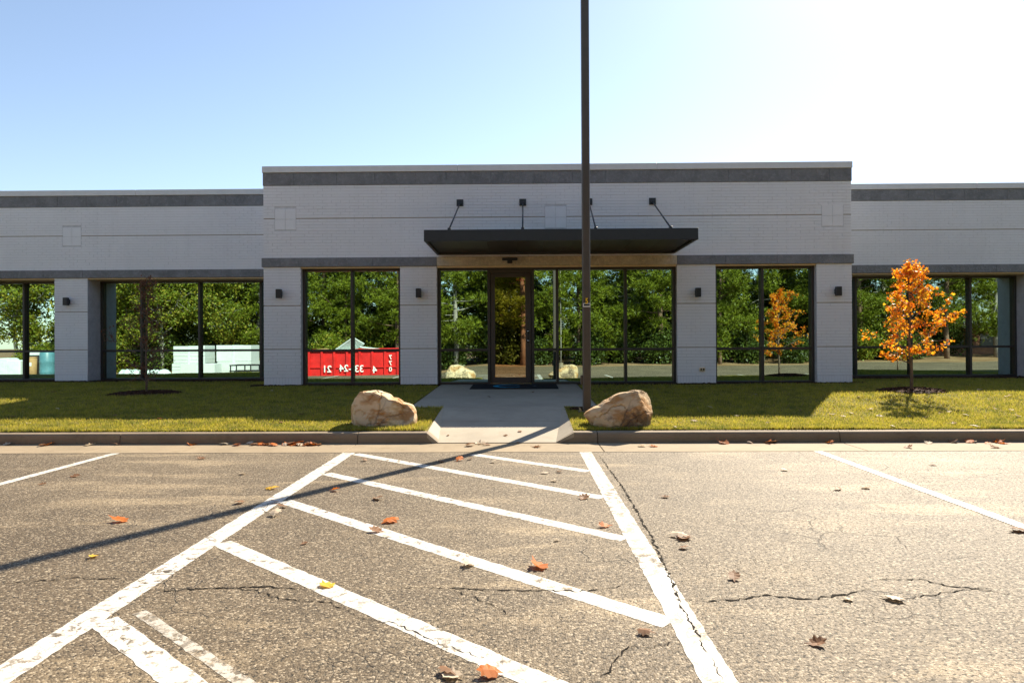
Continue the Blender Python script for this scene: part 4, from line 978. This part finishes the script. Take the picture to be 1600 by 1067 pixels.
# supplies mirrored in the far left window
def at_left(u): return RW(u, 570, 33.5, YWG)
p = at_left(49); z_ = z_lot(p.x, p.y)
t2 = thing('cardboard_drum', 'tall tan cardboard drum with a white label among wrapped supplies', 'drum', (p.x, p.y, z_))
MB().tube([(0, 0, 0), (0, 0, 1.25)], .20, 18).obj('drum', M['cardboard'], t2, True); MB().tube([(0, 0, 1.25), (0, 0, 1.31)], .21, 18).obj('lid', M['cardboard'], t2); MB().box(-.07, .09, .19, .205, .85, 1.02).obj('paper_label', M['white'], t2)
p = at_left(72); t2 = thing('plastic_barrel', 'dark teal ribbed plastic barrel among wrapped supplies', 'barrel', (p.x, p.y, z_))
MB().tube([(0, 0, z) for z in (0, .06, .5, .55, .6, 1.0, 1.05, 1.1, 1.48, 1.55)], [.28, .32, .32, .335, .32, .32, .335, .32, .32, .27], 20).obj('shell', M['teal'], t2, True); MB().tube([(.1, 0, 1.55), (.1, 0, 1.59)], .05, 10).obj('bung', M['black'], t2)
p = at_left(60); t2 = thing('warning_marker', 'small blue triangle marker standing between drum and barrel', 'marker', (p.x, p.y+.35, z_))
o = MB().loft([[(-.16, -.02, .10), (.16, -.02, .10), (.0, -.02, .42)], [(-.16, .02, .10), (.16, .02, .10), (.0, .02, .42)]]).obj('triangle', M['blue'], t2); MB().bbox(-.02, .02, -.02, .02, 0, .102, .004).obj('foot', M['black'], t2)
for u, h_, lab in ((10, 1.25, 'pale plastic wrapped pallet load farthest from the drum'), (28, 1.15, 'pale plastic wrapped pallet load next to the tan drum')):
    p = at_left(u); t2 = thing('wrapped_pallet', lab, 'pallet', (p.x, p.y, z_))
    MB().bbox(-.34, .34, -.4, .4, .13, h_, .06).obj('load', M['plastic'], t2)
    for x in (-.28, 0, .28): MB().box(x-.05, x+.05, -.4, .4, 0, .128).obj('runner', M['cardboard'], t2)
p = at_left(50); t2 = tag(MB().bbox(-.7, .7, -.2, .2, .0, .28, .02).obj('foam_block', M['foam']), 'long white foam block lying on boxes behind the tan drum', 'block'); t2.location = (p.x+.1, p.y-.75, z_+1.36)
t2 = thing('steel_cabinet', 'dark steel cabinet standing behind the tan drum', 'cabinet', (p.x+.1, p.y-.75, z_)); MB().bbox(-.75, .75, -.25, .25, .05, 1.355, .01).obj('case', M['black'], t2)
for x in (-.37, .37): MB().bbox(x-.36, x+.36, .25, .27, .08, 1.33, .005).obj('cabinet_door', M['black'], t2)
# lamp post far side
t2 = thing('lamp_post', 'slim pale lamp post on the far edge of the lot', 'lamp post', (2.25, -9.6, z_ground(2.25, -9.6)))
MB().tube([(.0, 0, -.1), (.02, 0, 2), (-.02, 0, 4), (0, 0, 6.2)], [.035, .03, .026, .024], 10).obj('post', M['greybark'], t2, True); MB().tube([(0, 0, -.05), (0, 0, .25)], .14, 12).obj('footing', M['kerb'], t2); MB().bbox(-.15, .15, -.1, .5, 6.2, 6.3, .02).obj('lamp_head', M['coping'], t2)
# low brick building beyond the trees
t2 = thing('brick_building', 'low brown brick building with a white roof edge glimpsed beyond the trees', 'building', (31.5, -15.5, z_ground(31.5, -15.5)))
zq = 1.9
MB().box(-4.5, 4.5, -6, 0, -.3, zq).obj('wall', M['brickred'], t2); MB().bbox(-4.8, 4.8, -6.3, .3, zq+.003, zq+.38, .02).obj('roof', M['coping'], t2)
for x in (-3, -1, 1, 3): MB().bbox(x-.5, x+.5, -.02, .03, .6, 1.5, .01).obj('window', M['frame'], t2)
